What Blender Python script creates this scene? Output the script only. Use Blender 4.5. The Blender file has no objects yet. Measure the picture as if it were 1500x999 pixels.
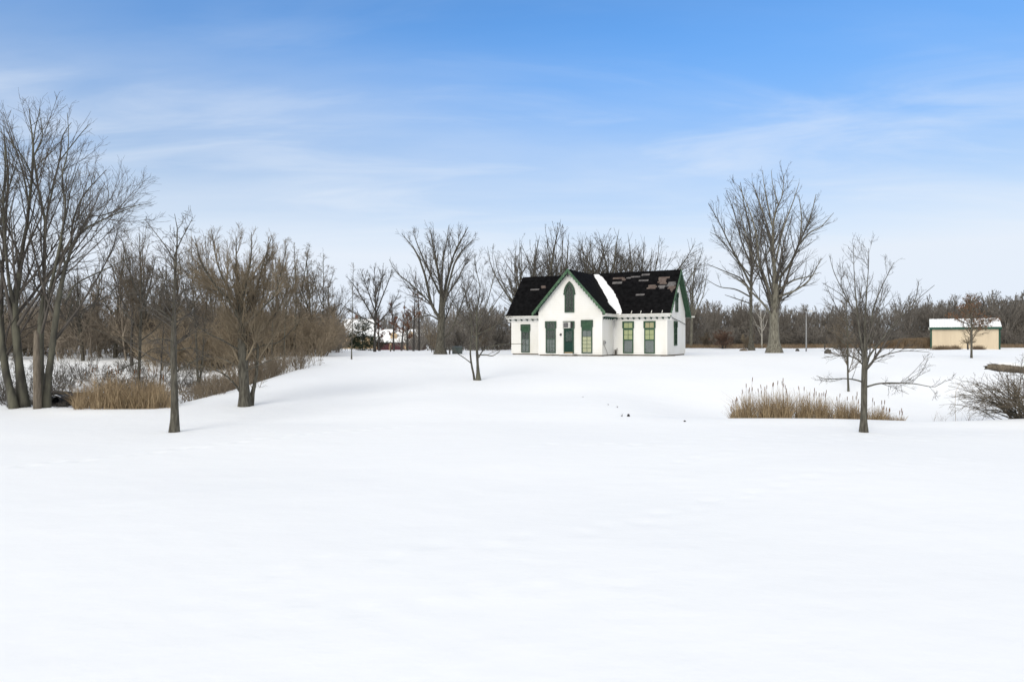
import bpy, math, random
import numpy as np
from mathutils import Vector, Matrix

# ------------------------------------------------------------------ camera, sky, sun, exposure
scene = bpy.context.scene
COL = scene.collection
CAM_Z = 3.0
cam_data = bpy.data.cameras.new('camera')
cam_data.lens = 24.0
cam_data.sensor_width = 36.0
cam_data.clip_start = 0.1
cam_data.clip_end = 6000.0
cam = bpy.data.objects.new('camera', cam_data)
COL.objects.link(cam)
cam.location = (0, 0, CAM_Z)
cam.rotation_euler = (math.radians(90), 0, 0)
scene.camera = cam

SUN_EL, SUN_AZ = math.radians(28), math.radians(208)      # azimuth clockwise from +Y: behind and left of the camera
world = bpy.data.worlds.new('World')
scene.world = world
world.use_nodes = True
wn, wl = world.node_tree.nodes, world.node_tree.links
wn.clear()


def wnode(t, **kw):
    n = wn.new(t)
    for k, v in kw.items():
        setattr(n, k, v)
    return n


def wmath(op, a, b=None, c=None, clamp=False):
    n = wnode('ShaderNodeMath', operation=op, use_clamp=clamp)
    for i, v in enumerate((a, b, c)):
        if v is None:
            continue
        if isinstance(v, (int, float)):
            n.inputs[i].default_value = v
        else:
            wl.new(v, n.inputs[i])
    return n.outputs[0]


sky = wnode('ShaderNodeTexSky', sky_type='NISHITA', sun_disc=False)
sky.sun_elevation = SUN_EL
sky.sun_rotation = SUN_AZ
sky.air_density = 1.0
sky.dust_density = 0.2
sky.ozone_density = 5.0
tc = wnode('ShaderNodeTexCoord')
sep = wnode('ShaderNodeSeparateXYZ')
wl.new(tc.outputs['Generated'], sep.inputs[0])
dz = wmath('MAXIMUM', sep.outputs[2], 0.0)
den = wmath('ADD', dz, 0.13)
cu = wmath('DIVIDE', sep.outputs[0], den)
cv = wmath('DIVIDE', sep.outputs[1], den)
comb = wnode('ShaderNodeCombineXYZ')
wl.new(cu, comb.inputs[0])
wl.new(cv, comb.inputs[1])


def cloud_layer(scale, rot, stretch, off, lo, hi, detail=8, dist=0.6):
    mp = wnode('ShaderNodeMapping')
    mp.inputs['Rotation'].default_value = (0, 0, math.radians(rot))
    mp.inputs['Scale'].default_value = (scale, scale * stretch, scale)
    mp.inputs['Location'].default_value = off
    wl.new(comb.outputs[0], mp.inputs[0])
    nz = wnode('ShaderNodeTexNoise')
    nz.inputs['Scale'].default_value = 1.0
    nz.inputs['Detail'].default_value = detail
    nz.inputs['Roughness'].default_value = 0.55
    nz.inputs['Distortion'].default_value = dist
    wl.new(mp.outputs[0], nz.inputs['Vector'])
    mr = wnode('ShaderNodeMapRange', interpolation_type='SMOOTHSTEP')
    mr.inputs['From Min'].default_value = lo
    mr.inputs['From Max'].default_value = hi
    wl.new(nz.outputs[0], mr.inputs[0])
    return mr.outputs[0]


SKY_STRENGTH = 0.105


def wramp(v, a, b, lo, hi):
    mr = wnode('ShaderNodeMapRange', interpolation_type='SMOOTHSTEP')
    for k, x in zip(('From Min', 'From Max', 'To Min', 'To Max'), (a, b, lo, hi)):
        mr.inputs[k].default_value = x
    wl.new(v, mr.inputs[0])
    return mr.outputs[0]


c1 = cloud_layer(0.30, 12, 2.4, (8.7, 3.3, 0), 0.36, 0.72, 7, 0.4)     # broad veils
c2 = cloud_layer(0.8, 20, 3.0, (12.4, 8.4, 0), 0.44, 0.74, 9, 0.8)      # finer streaks
cl = wmath('ADD', wmath('MULTIPLY', c1, 0.44), wmath('MULTIPLY', c2, 0.34), clamp=True)
cl = wmath('MULTIPLY', cl, wramp(dz, 0.43, 0.27, 0.22, 1.0))
hor = wmath('MULTIPLY', wmath('POWER', 2.718, wmath('MULTIPLY', dz, -8.5)), 2.8)    # thin high cloud thickens to the horizon
fac = wmath('SUBTRACT', 1.0, wmath('MULTIPLY', wmath('SUBTRACT', 1.0, cl, clamp=True), wmath('SUBTRACT', 1.0, hor, clamp=True)), clamp=True)
hs = wnode('ShaderNodeHueSaturation')
hs.inputs['Hue'].default_value = 0.5
hs.inputs['Saturation'].default_value = 1.22
wl.new(wramp(dz, 0.15, 0.42, 0.68, 1.08), hs.inputs['Value'])
wl.new(sky.outputs[0], hs.inputs['Color'])
mix = wnode('ShaderNodeMix', data_type='RGBA')
wl.new(fac, mix.inputs['Factor'])
wl.new(hs.outputs[0], mix.inputs[6])
mix.inputs[7].default_value = (4.35, 4.75, 5.30, 1)
# unseen bright even overcast, added overhead and behind the camera to light snow neutrally
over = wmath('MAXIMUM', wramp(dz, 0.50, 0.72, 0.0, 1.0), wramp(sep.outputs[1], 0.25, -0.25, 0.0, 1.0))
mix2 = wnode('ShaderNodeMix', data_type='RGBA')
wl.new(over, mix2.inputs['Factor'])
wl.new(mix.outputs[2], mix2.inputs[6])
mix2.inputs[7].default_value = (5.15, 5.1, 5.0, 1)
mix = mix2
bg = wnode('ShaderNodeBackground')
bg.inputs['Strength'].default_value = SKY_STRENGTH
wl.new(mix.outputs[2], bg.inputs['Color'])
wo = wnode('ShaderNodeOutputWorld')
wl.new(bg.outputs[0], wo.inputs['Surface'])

sun_data = bpy.data.lights.new('sun', 'SUN')
sun_data.energy = 1.08
sun_data.angle = math.radians(32)
sun_data.color = (1.0, 0.95, 0.86)
sun = bpy.data.objects.new('sun', sun_data)
COL.objects.link(sun)
sdir = Vector((math.sin(SUN_AZ) * math.cos(SUN_EL), math.cos(SUN_AZ) * math.cos(SUN_EL), math.sin(SUN_EL)))
sun.rotation_euler = sdir.to_track_quat('Z', 'Y').to_euler()
sun.location = (-30, -40, 60)

vs = scene.view_settings
vs.view_transform = 'Standard'
vs.look = 'None'
vs.exposure = 0.8
vs.gamma = 1.0
vs.use_curve_mapping = False
scene.cycles.use_denoising = True
scene.cycles.denoising_input_passes = 'RGB_ALBEDO_NORMAL'
scene.cycles.denoising_prefilter = 'ACCURATE'
scene.cycles.max_bounces = 6
scene.cycles.diffuse_bounces = 3
scene.cycles.transparent_max_bounces = 8

# ------------------------------------------------------------------ materials


def make_mat(name, base, base2=None, scale=6.0, stretch=(1, 1, 1), rough=0.85, spec=0.2, bump=0.0, bump_scale=None,
             lo=0.35, hi=0.65, coords='Object', detail=4, metallic=0.0):
    m = bpy.data.materials.new(name)
    m.use_nodes = True
    nt = m.node_tree
    b = nt.nodes['Principled BSDF']
    b.inputs['Roughness'].default_value = rough
    b.inputs['Specular IOR Level'].default_value = spec
    b.inputs['Metallic'].default_value = metallic
    b.inputs['Base Color'].default_value = (*base, 1)
    t = nt.nodes.new('ShaderNodeTexCoord')
    mp = nt.nodes.new('ShaderNodeMapping')
    mp.inputs['Scale'].default_value = stretch
    nt.links.new(t.outputs[coords], mp.inputs[0])
    if base2 is not None:
        n = nt.nodes.new('ShaderNodeTexNoise')
        n.inputs['Scale'].default_value = scale
        n.inputs['Detail'].default_value = detail
        nt.links.new(mp.outputs[0], n.inputs['Vector'])
        mr = nt.nodes.new('ShaderNodeMapRange')
        mr.inputs['From Min'].default_value = lo
        mr.inputs['From Max'].default_value = hi
        nt.links.new(n.outputs[0], mr.inputs[0])
        mx = nt.nodes.new('ShaderNodeMix')
        mx.data_type = 'RGBA'
        mx.inputs[6].default_value = (*base, 1)
        mx.inputs[7].default_value = (*base2, 1)
        nt.links.new(mr.outputs[0], mx.inputs['Factor'])
        nt.links.new(mx.outputs[2], b.inputs['Base Color'])
    if bump:
        n2 = nt.nodes.new('ShaderNodeTexNoise')
        n2.inputs['Scale'].default_value = bump_scale or scale
        n2.inputs['Detail'].default_value = 5
        nt.links.new(mp.outputs[0], n2.inputs['Vector'])
        bp = nt.nodes.new('ShaderNodeBump')
        bp.inputs['Strength'].default_value = bump
        bp.inputs['Distance'].default_value = 0.03
        nt.links.new(n2.outputs[0], bp.inputs['Height'])
        nt.links.new(bp.outputs[0], b.inputs['Normal'])
    return m


def snow_material():
    m = bpy.data.materials.new('snow')
    m.use_nodes = True
    nt = m.node_tree
    b = nt.nodes['Principled BSDF']
    b.inputs['Base Color'].default_value = (0.86, 0.88, 0.905, 1)
    b.inputs['Roughness'].default_value = 0.7
    b.inputs['Specular IOR Level'].default_value = 0.15
    t = nt.nodes.new('ShaderNodeTexCoord')
    prev = None
    for sc, st, dist, strch in ((0.22, 0.30, 0.30, (1, 1.3, 1)), (1.6, 0.20, 0.06, (1, 1.6, 1)), (9, 0.12, 0.012, (1, 1, 1))):
        mp = nt.nodes.new('ShaderNodeMapping')
        mp.inputs['Scale'].default_value = strch
        nt.links.new(t.outputs['Object'], mp.inputs[0])
        n = nt.nodes.new('ShaderNodeTexNoise')
        n.inputs['Scale'].default_value = sc
        n.inputs['Detail'].default_value = 3
        nt.links.new(mp.outputs[0], n.inputs['Vector'])
        bp = nt.nodes.new('ShaderNodeBump')
        bp.inputs['Strength'].default_value = st
        bp.inputs['Distance'].default_value = dist
        nt.links.new(n.outputs[0], bp.inputs['Height'])
        if prev is not None:
            nt.links.new(prev.outputs[0], bp.inputs['Normal'])
        prev = bp
    nt.links.new(prev.outputs[0], b.inputs['Normal'])
    return m


M = {}
M['snow'] = snow_material()
M['bark_grey'] = make_mat('bark_grey', (0.0450, 0.0408, 0.0330), (0.1200, 0.1140, 0.0930), 5, (3, 3, 0.6), bump=0.6)
M['bark_light'] = make_mat('bark_light', (0.0936, 0.0864, 0.0684), (0.2160, 0.2052, 0.1656), 4, (2.5, 2.5, 0.5), bump=0.6)
M['bark_dark'] = make_mat('bark_dark', (0.0315, 0.0294, 0.0280), (0.0840, 0.0770, 0.0700), 6, (3, 3, 0.6), bump=0.6)
M['bark_moss'] = make_mat('bark_moss', (0.050, 0.047, 0.041), (0.120, 0.117, 0.088), 2.5, (1.5, 1.5, 0.4), bump=0.6)
M['bark_pale'] = make_mat('bark_pale', (0.30, 0.28, 0.24), (0.45, 0.43, 0.38), 5, (2, 2, 0.6))
M['wood_bare'] = make_mat('wood_bare', (0.105, 0.088, 0.068), (0.20, 0.17, 0.135), 5, (3, 3, 0.5), bump=0.4)
M['twig_grey'] = make_mat('twig_grey', (0.062, 0.056, 0.049), (0.115, 0.104, 0.090), 1.5)
M['twig_dark'] = make_mat('twig_dark', (0.066, 0.059, 0.052), (0.115, 0.103, 0.090), 1.5)
M['twig_brown'] = make_mat('twig_brown', (0.105, 0.085, 0.063), (0.18, 0.15, 0.112), 1.2)
M['twig_willow'] = make_mat('twig_willow', (0.140, 0.112, 0.078), (0.23, 0.19, 0.135), 1.0)
M['twig_red'] = make_mat('twig_red', (0.10, 0.062, 0.045), (0.165, 0.11, 0.08), 1.0)
M['brush_tan'] = make_mat('brush_tan', (0.14, 0.110, 0.078), (0.25, 0.205, 0.15), 0.8)
M['thicket_tan'] = make_mat('thicket_tan', (0.20, 0.160, 0.112), (0.33, 0.27, 0.195), 0.4)
M['wood_far'] = make_mat('wood_far', (0.125, 0.113, 0.100), (0.225, 0.205, 0.180), 0.25)
M['thicket'] = make_mat('thicket', (0.165, 0.140, 0.110), (0.29, 0.245, 0.195), 0.3)
M['leaf_rust'] = make_mat('leaf_rust', (0.13, 0.058, 0.030), (0.22, 0.115, 0.060), 2.0)
M['leaf_maroon'] = make_mat('leaf_maroon', (0.10, 0.045, 0.035), (0.19, 0.085, 0.055), 2.0)
M['needle'] = make_mat('needle', (0.016, 0.026, 0.016), (0.045, 0.058, 0.032), 1.5)
M['needle_olive'] = make_mat('needle_olive', (0.030, 0.035, 0.018), (0.075, 0.072, 0.035), 1.5)
M['reed'] = make_mat('reed', (0.15, 0.105, 0.062), (0.40, 0.31, 0.195), 9.0, (1, 1, 0.25))
M['reed_head'] = make_mat('reed_head', (0.11, 0.055, 0.025), (0.19, 0.10, 0.05), 4)
M['dry_grass'] = make_mat('dry_grass', (0.125, 0.088, 0.055), (0.235, 0.175, 0.115), 0.6)
M['white_paint'] = make_mat('white_paint', (0.77, 0.77, 0.76), (0.715, 0.705, 0.665), 0.8, (1, 1, 0.6), rough=0.6, lo=0.40, hi=0.72, detail=6)
M['green_paint'] = make_mat('green_paint', (0.020, 0.060, 0.032), (0.040, 0.090, 0.050), 5, rough=0.6, spec=0.3)
M['green_pale'] = make_mat('green_pale', (0.048, 0.105, 0.060), (0.098, 0.162, 0.102), 4, rough=0.65, lo=0.4, hi=0.7)
M['green_dark'] = make_mat('green_dark', (0.007, 0.032, 0.024), (0.011, 0.042, 0.031), 4, rough=0.5)
M['frame_grey_green'] = make_mat('frame_grey_green', (0.035, 0.068, 0.047), (0.055, 0.092, 0.066), 5, rough=0.6)
M['shingle'] = make_mat('shingle', (0.0030, 0.0030, 0.0035), (0.0085, 0.0085, 0.0095), 3, (1, 1, 1), rough=0.95, spec=0.05, bump=0.5, bump_scale=14)
M['patch_red'] = make_mat('patch_red', (0.085, 0.062, 0.054), (0.135, 0.108, 0.095), 5)
M['patch_grey'] = make_mat('patch_grey', (0.085, 0.082, 0.084), (0.16, 0.152, 0.152), 4)
M['foundation'] = make_mat('foundation', (0.10, 0.088, 0.075), (0.20, 0.175, 0.145), 3)
M['soil'] = make_mat('soil', (0.11, 0.085, 0.06), (0.20, 0.165, 0.12), 2, bump=0.5)
M['gutter'] = make_mat('gutter', (0.70, 0.70, 0.68), (0.60, 0.59, 0.55), 3, rough=0.5)
M['curtain_yellow'] = make_mat('curtain_yellow', (0.42, 0.43, 0.20), (0.52, 0.51, 0.28), 1.2, (1, 1, .5), detail=1, lo=0.2, hi=0.8)
M['curtain_peach'] = make_mat('curtain_peach', (0.46, 0.36, 0.19), (0.52, 0.49, 0.29), 1.2, (1, 1, .5), detail=1, lo=0.2, hi=0.8)
M['curtain_cream'] = make_mat('curtain_cream', (0.55, 0.50, 0.31), (0.62, 0.58, 0.41), 1.2, (1, 1, .5), detail=1, lo=0.2, hi=0.8)
M['curtain_grey'] = make_mat('curtain_grey', (0.13, 0.14, 0.145), (0.21, 0.22, 0.225), 1.2, (1, 1, 1), detail=1, lo=0.2, hi=0.8)
M['curtain_green'] = make_mat('curtain_green', (0.018, 0.028, 0.024), (0.034, 0.048, 0.041), 1.2, (1, 1, 1), detail=1, lo=0.2, hi=0.8)
M['curtain_dark'] = make_mat('curtain_dark', (0.022, 0.029, 0.027), (0.045, 0.055, 0.052), 1.2, (1, 1, 1), detail=1, lo=0.2, hi=0.8)
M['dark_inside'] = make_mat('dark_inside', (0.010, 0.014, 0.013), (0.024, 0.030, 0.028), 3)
M['metal_grey'] = make_mat('metal_grey', (0.28, 0.28, 0.28), (0.36, 0.36, 0.355), 4, rough=0.45, metallic=0.4)
M['metal_dark'] = make_mat('metal_dark', (0.05, 0.052, 0.055), (0.085, 0.087, 0.09), 4, rough=0.5)
M['ac_white'] = make_mat('ac_white', (0.62, 0.62, 0.60), (0.54, 0.54, 0.52), 4, rough=0.5)
M['ac_grille'] = make_mat('ac_grille', (0.10, 0.10, 0.105), (0.15, 0.15, 0.155), 8, rough=0.5)
M['shed_tan'] = make_mat('shed_tan', (0.62, 0.525, 0.385), (0.56, 0.47, 0.345), 0.6, (2, 2, 0.4), rough=0.55)
M['shed_green'] = make_mat('shed_green', (0.012, 0.055, 0.038), (0.018, 0.070, 0.048), 2, rough=0.5)
M['brick_red'] = make_mat('brick_red', (0.115, 0.052, 0.042), (0.17, 0.085, 0.066), 3)
M['door_maroon'] = make_mat('door_maroon', (0.055, 0.022, 0.028), (0.085, 0.036, 0.040), 3)
M['tan_wood'] = make_mat('tan_wood', (0.38, 0.28, 0.17), (0.46, 0.35, 0.23), 3)
M['box_green'] = make_mat('box_green', (0.055, 0.070, 0.068), (0.080, 0.095, 0.092), 3, rough=0.5)
M['rock'] = make_mat('rock', (0.055, 0.050, 0.044), (0.13, 0.12, 0.105), 4, bump=0.8)
M['black'] = make_mat('black', (0.015, 0.015, 0.016), (0.035, 0.035, 0.036), 4, rough=0.6)

# window glass: mostly see-through with a sky reflection
g = bpy.data.materials.new('glass')
g.use_nodes = True
gn = g.node_tree
gn.nodes.clear()
go = gn.nodes.new('ShaderNodeOutputMaterial')
gm = gn.nodes.new('ShaderNodeMixShader')
gt = gn.nodes.new('ShaderNodeBsdfTransparent')
gg = gn.nodes.new('ShaderNodeBsdfGlossy')
gg.inputs['Roughness'].default_value = 0.08
gf = gn.nodes.new('ShaderNodeFresnel')
gf.inputs['IOR'].default_value = 1.6
gt.inputs['Color'].default_value = (0.92, 0.95, 0.94, 1)
gm.inputs[0].default_value = 0.06
gn.links.new(gt.outputs[0], gm.inputs[1])
gn.links.new(gg.outputs[0], gm.inputs[2])
gn.links.new(gm.outputs[0], go.inputs[0])
M['glass'] = g

# ------------------------------------------------------------------ object helpers


def tag(o, label=None, cat=None, group=None, kind=None):
    if label:
        o['label'] = label
    if cat:
        o['category'] = cat
    if group:
        o['group'] = group
    if kind:
        o['kind'] = kind
    return o


def empty(name, loc, label=None, cat=None, group=None, rz=0.0):
    o = bpy.data.objects.new(name, None)
    o.empty_display_size = 0.3
    COL.objects.link(o)
    o.location = loc
    o.rotation_euler = (0, 0, rz)
    return tag(o, label, cat, group)


def link_mesh(name, me, mat, parent=None, smooth=False):
    if mat is not None:
        me.materials.append(mat)
    if smooth:
        me.polygons.foreach_set('use_smooth', np.ones(len(me.polygons), bool))
    o = bpy.data.objects.new(name, me)
    COL.objects.link(o)
    if parent is not None:
        o.parent = parent
    return o


def quads_mesh(name, V, F):
    """mesh from numpy: V (n,3), F (m,4)"""
    me = bpy.data.meshes.new(name)
    V = np.ascontiguousarray(V, np.float32)
    F = np.ascontiguousarray(F, np.int32)
    k = F.shape[1]
    me.vertices.add(len(V))
    me.vertices.foreach_set('co', V.ravel())
    me.loops.add(F.size)
    me.loops.foreach_set('vertex_index', F.ravel())
    me.polygons.add(len(F))
    me.polygons.foreach_set('loop_start', np.arange(len(F), dtype=np.int32) * k)
    me.update(calc_edges=True)
    return me


class MB:
    """collects simple solids into one mesh"""

    def __init__(self):
        self.v, self.f = [], []

    def add(self, vs, fs):
        n = len(self.v)
        self.v += [tuple(p) for p in vs]
        self.f += [tuple(i + n for i in f) for f in fs]
        return self

    def box(self, x0, x1, y0, y1, z0, z1):
        return self.add([(x0, y0, z0), (x1, y0, z0), (x1, y1, z0), (x0, y1, z0), (x0, y0, z1), (x1, y0, z1), (x1, y1, z1), (x0, y1, z1)],
                        [(3, 2, 1, 0), (4, 5, 6, 7), (0, 1, 5, 4), (1, 2, 6, 5), (2, 3, 7, 6), (3, 0, 4, 7)])

    def prism(self, poly, off):
        """polygon (list of 3D points) extruded by the vector off"""
        n = len(poly)
        a = [tuple(p) for p in poly]
        b = [tuple(p[i] + off[i] for i in range(3)) for p in poly]
        return self.add(a + b, [tuple(range(n))[::-1], tuple(range(n, 2 * n))] + [(i, (i + 1) % n, n + (i + 1) % n, n + i) for i in range(n)])

    def tube(self, pts, rad, k=10, cap=True):
        pts = [Vector(p) for p in pts]
        if not hasattr(rad, '__len__'):
            rad = [rad] * len(pts)
        vs, n = [], len(pts)
        ref = None
        for i, p in enumerate(pts):
            t = (pts[min(i + 1, n - 1)] - pts[max(i - 1, 0)]).normalized()
            if ref is None:
                ref = t.orthogonal().normalized()
            ref = (ref - t * ref.dot(t)).normalized()
            w = t.cross(ref)
            for j in range(k):
                a = 2 * math.pi * j / k
                vs.append(p + (ref * math.cos(a) + w * math.sin(a)) * rad[i])
        fs = [(i * k + j, i * k + (j + 1) % k, (i + 1) * k + (j + 1) % k, (i + 1) * k + j) for i in range(n - 1) for j in range(k)]
        if cap:
            fs += [tuple(range(k))[::-1], tuple((n - 1) * k + j for j in range(k))]
        return self.add(vs, fs)

    def build(self, name, mat, parent=None, smooth=False):
        me = bpy.data.meshes.new(name)
        me.from_pydata(self.v, [], self.f)
        me.update()
        return link_mesh(name, me, mat, parent, smooth)


# ------------------------------------------------------------------ terrain
_rs = np.random.RandomState(4)
_wv = [(_rs.uniform(0, 6.28), _rs.uniform(0.12, 0.9), _rs.uniform(0, 6.28)) for _ in range(14)]


def sstep(a, b, x):
    t = np.clip((x - a) / (b - a), 0, 1)
    return t * t * (3 - 2 * t)


def H(X, Y):
    X = np.asarray(X, float)
    Y = np.asarray(Y, float)
    t = np.clip((Y - 25.0) / 29.0, 0, 1)
    base = 1.75 * (0.7 * t + 0.3 * (3 * t * t - 2 * t ** 3))
    # low wet ground on the left behind a dam crest
    yc = 27.3 + np.maximum(-13.6 - X, 0) * 0.486
    zl = 0.10 * np.exp(-((Y - yc + 0.6) / 1.2) ** 2) - 0.34 * sstep(yc + 0.2, yc + 2.6, Y) + 1.64 * sstep(42, 66, Y) + 0.5 * sstep(60, 90, Y)
    ml = sstep(0, 5.0, -(X - (-13.2 - np.maximum(Y - 45, 0) * 0.55)))
    # frozen pond behind the crest on the right
    zr = 0.10 * np.exp(-((Y - 25.0) / 1.0) ** 2) - 0.38 * sstep(25.5, 27.6, Y)
    wr = sstep(29.5, 41, Y)
    zr = zr * (1 - wr) + base * wr
    mr = sstep(3.2, 10.5, X)
    z = base * (1 - ml) + zl * ml
    z = z * (1 - mr) + zr * mr
    # plateau tilts gently, then falls away far left of the house
    far = sstep(72, 200, Y)
    z = z + 0.22 * sstep(60, 110, Y) * sstep(0.02, 0.2, X / np.maximum(Y, 1))
    z = z - 1.3 * far * sstep(0.10, -0.05, X / np.maximum(Y, 1))
    # a swale across the middle of the lawn
    z = z - 0.10 * np.exp(-((Y - 33.5 - 0.25 * X) / 2.2) ** 2) * sstep(-14, -6, X) * sstep(9, 4, X)
    und = 0
    for a, k, p in _wv:
        und = und + np.sin((X * math.cos(a) + Y * math.sin(a)) * k + p)
    z = z + 0.012 * und * (1 - sstep(48, 54, Y) * sstep(72, 66, Y))
    return z


def Hs(x, y):
    return float(H(x, y))


def ground_at(px, py):
    """where the ground lies along a sight line measured on the photograph"""
    for Y in np.arange(6, 260, 0.05):
        X = (px - 750) / 1000 * Y
        if CAM_Z - (py - 499.5) / 1000 * Y <= Hs(X, Y):
            return float(X), float(Y), Hs(X, Y)
    Y = 150.0
    return (px - 750) / 1000 * Y, Y, Hs((px - 750) / 1000 * Y, Y)


def on_ground(px, Y):
    X = (px - 750) / 1000 * Y
    return X, Y, Hs(X, Y)


def axis(*spans):
    out = []
    for a, b, s in spans:
        out += list(np.arange(a, b, s))
    return np.array(out + [spans[-1][1]])


xs = axis((-1500, -300, 120), (-300, -80, 12), (-80, -30, 1.2), (-30, -16, 0.4), (-16, 16, 0.16), (16, 30, 0.4), (30, 90, 1.2), (90, 300, 12), (300, 1500, 120))
ys = axis((-60, 0, 6), (0, 5, 0.5), (5, 24, 0.16), (24, 36, 0.22), (36, 70, 0.5), (70, 130, 2), (130, 300, 8), (300, 3000, 150))
GX, GY = np.meshgrid(xs, ys)
GZ = H(GX, GY)
_rt = np.random.RandomState(11)


def footprints(path, step, depth, size, side):
    """a trail of shallow prints pressed into the snow along a path"""
    global GZ
    for (x0, y0), (x1, y1) in zip(path[:-1], path[1:]):
        L = math.hypot(x1 - x0, y1 - y0)
        n = max(1, int(L / step))
        for i in range(n):
            f = i / n
            s = side if i % 2 else -side
            x = x0 + (x1 - x0) * f - (y1 - y0) / L * s + _rt.normal(0, 0.06)
            y = y0 + (y1 - y0) * f + (x1 - x0) / L * s + _rt.normal(0, 0.06)
            i0, i1 = np.searchsorted(xs, [x - 1.2, x + 1.2])
            j0, j1 = np.searchsorted(ys, [y - 1.2, y + 1.2])
            d2 = ((GX[j0:j1, i0:i1] - x) ** 2 + (GY[j0:j1, i0:i1] - y) ** 2) / size ** 2
            GZ[j0:j1, i0:i1] -= depth * _rt.uniform(0.6, 1.1) * (np.exp(-d2) - 0.45 * np.exp(-d2 / 3.0))


footprints([(-12.5, 15.6), (-9.5, 18.4), (-6.2, 22.3), (-3.0, 24.0)], 0.55, 0.085, 0.17, 0.14)
footprints([(-3.2, 9.0), (1.0, 10.6), (6.5, 14.8), (12.0, 17.5)], 0.65, 0.05, 0.18, 0.16)
footprints([(0.5, 19.0), (5.0, 20.2), (11.0, 21.5), (17.5, 22.5)], 0.7, 0.06, 0.18, 0.18)
footprints([(-4.5, 7.6), (-1.0, 7.9), (2.0, 8.6)], 0.6, 0.04, 0.16, 0.14)
footprints([(4.0, 17.0), (9.0, 20.0), (14.0, 21.0)], 0.75, 0.05, 0.17, 0.15)
nx, ny = len(xs), len(ys)
idx = np.arange(nx * ny).reshape(ny, nx)
F = np.stack([idx[:-1, :-1], idx[:-1, 1:], idx[1:, 1:], idx[1:, :-1]], -1).reshape(-1, 4)
gme = quads_mesh('ground', np.stack([GX, GY, GZ], -1).reshape(-1, 3), F)
ground = link_mesh('ground', gme, M['snow'], smooth=True)
tag(ground, kind='structure')
# ------------------------------------------------------------------ branching plants


def unit(a):
    return a / np.maximum(np.linalg.norm(a, axis=-1, keepdims=True), 1e-9)


def grow(rng, o, d, L, r0, r1, n, wig, trop):
    B = len(o)
    P = np.zeros((B, n, 3))
    P[:, 0] = o
    d = unit(d)
    st = (L / (n - 1))[:, None]
    for i in range(1, n):
        d = d + rng.normal(0, wig, (B, 3))
        d[:, 2] += trop
        d = unit(d)
        P[:, i] = P[:, i - 1] + d * st
    f = np.linspace(0, 1, n)[None, :]
    R = r0[:, None] * (1 - f) ** 0.9 + np.minimum(r1, r0)[:, None] * (1 - (1 - f) ** 0.9)
    return P, R


def plen(P):
    return np.linalg.norm(np.diff(P, axis=1), axis=2).sum(1)


def spawn(rng, P, R, dens, t0, t1, ang, angsd, lr, ltap, n, wig, trop, rr, rmin, lmin=0.1, lmax=99, flat=0.0):
    B, m, _ = P.shape
    L = plen(P)
    cnt = rng.poisson(dens * L * (t1 - t0))
    ix = np.repeat(np.arange(B), cnt)
    if len(ix) == 0:
        ix = np.zeros(1, int)
    t = t0 + (t1 - t0) * rng.uniform(0, 1, len(ix)) ** 0.8
    f = t * (m - 1) * 0.999
    i = f.astype(int)
    fr = (f - i)[:, None]
    pos = P[ix, i] * (1 - fr) + P[ix, i + 1] * fr
    tan = unit(P[ix, i + 1] - P[ix, i])
    rad = R[ix, i] * (1 - fr[:, 0]) + R[ix, i + 1] * fr[:, 0]
    q = unit(np.cross(tan, rng.normal(0, 1, (len(ix), 3))))
    a = np.radians(rng.normal(ang, angsd, len(ix)))[:, None]
    d = tan * np.cos(a) + q * np.sin(a)
    if flat:
        d[:, 2] *= (1 - flat)
    ln = np.clip(L[ix] * lr * (1 - ltap * t) * rng.uniform(0.55, 1.25, len(ix)) * (1 - 0.6 * t ** 5), lmin, lmax)
    r0 = np.maximum(np.minimum(rad * rr, ln * 0.016 + rmin), rmin)
    return grow(rng, pos, d, ln, r0, np.full(len(ix), rmin), n, wig, trop)


def tubes(batches):
    """[(P (B,n,3), R (B,n), sides)] -> V, F"""
    VV, FF, off = [], [], 0
    for P, R, k in batches:
        B, n, _ = P.shape
        T = np.zeros_like(P)
        T[:, 1:-1] = P[:, 2:] - P[:, :-2]
        T[:, 0] = P[:, 1] - P[:, 0]
        T[:, -1] = P[:, -1] - P[:, -2]
        T = unit(T)
        ref = np.where(np.abs(T[:, :1, 2:3]) < 0.9, np.array([0, 0, 1.0]), np.array([1.0, 0, 0]))[:, 0]
        U = unit(np.cross(T[:, 0], ref))
        a = np.arange(k) * 2 * math.pi / k
        ca, sa = np.cos(a), np.sin(a)
        V = np.zeros((B, n, k, 3))
        for i in range(n):
            U = unit(U - T[:, i] * (U * T[:, i]).sum(-1, keepdims=True))
            W = np.cross(T[:, i], U)
            V[:, i] = P[:, i, None, :] + (U[:, None, :] * ca[None, :, None] + W[:, None, :] * sa[None, :, None]) * R[:, i, None, None]
        ids = np.arange(B * n * k).reshape(B, n, k) + off
        nxt = np.roll(ids, -1, axis=2)
        F = np.stack([ids[:, :-1], nxt[:, :-1], nxt[:, 1:], ids[:, 1:]], -1).reshape(-1, 4)
        VV.append(V.reshape(-1, 3))
        FF.append(F)
        off += B * n * k
    return np.concatenate(VV), np.concatenate(FF)


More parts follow.
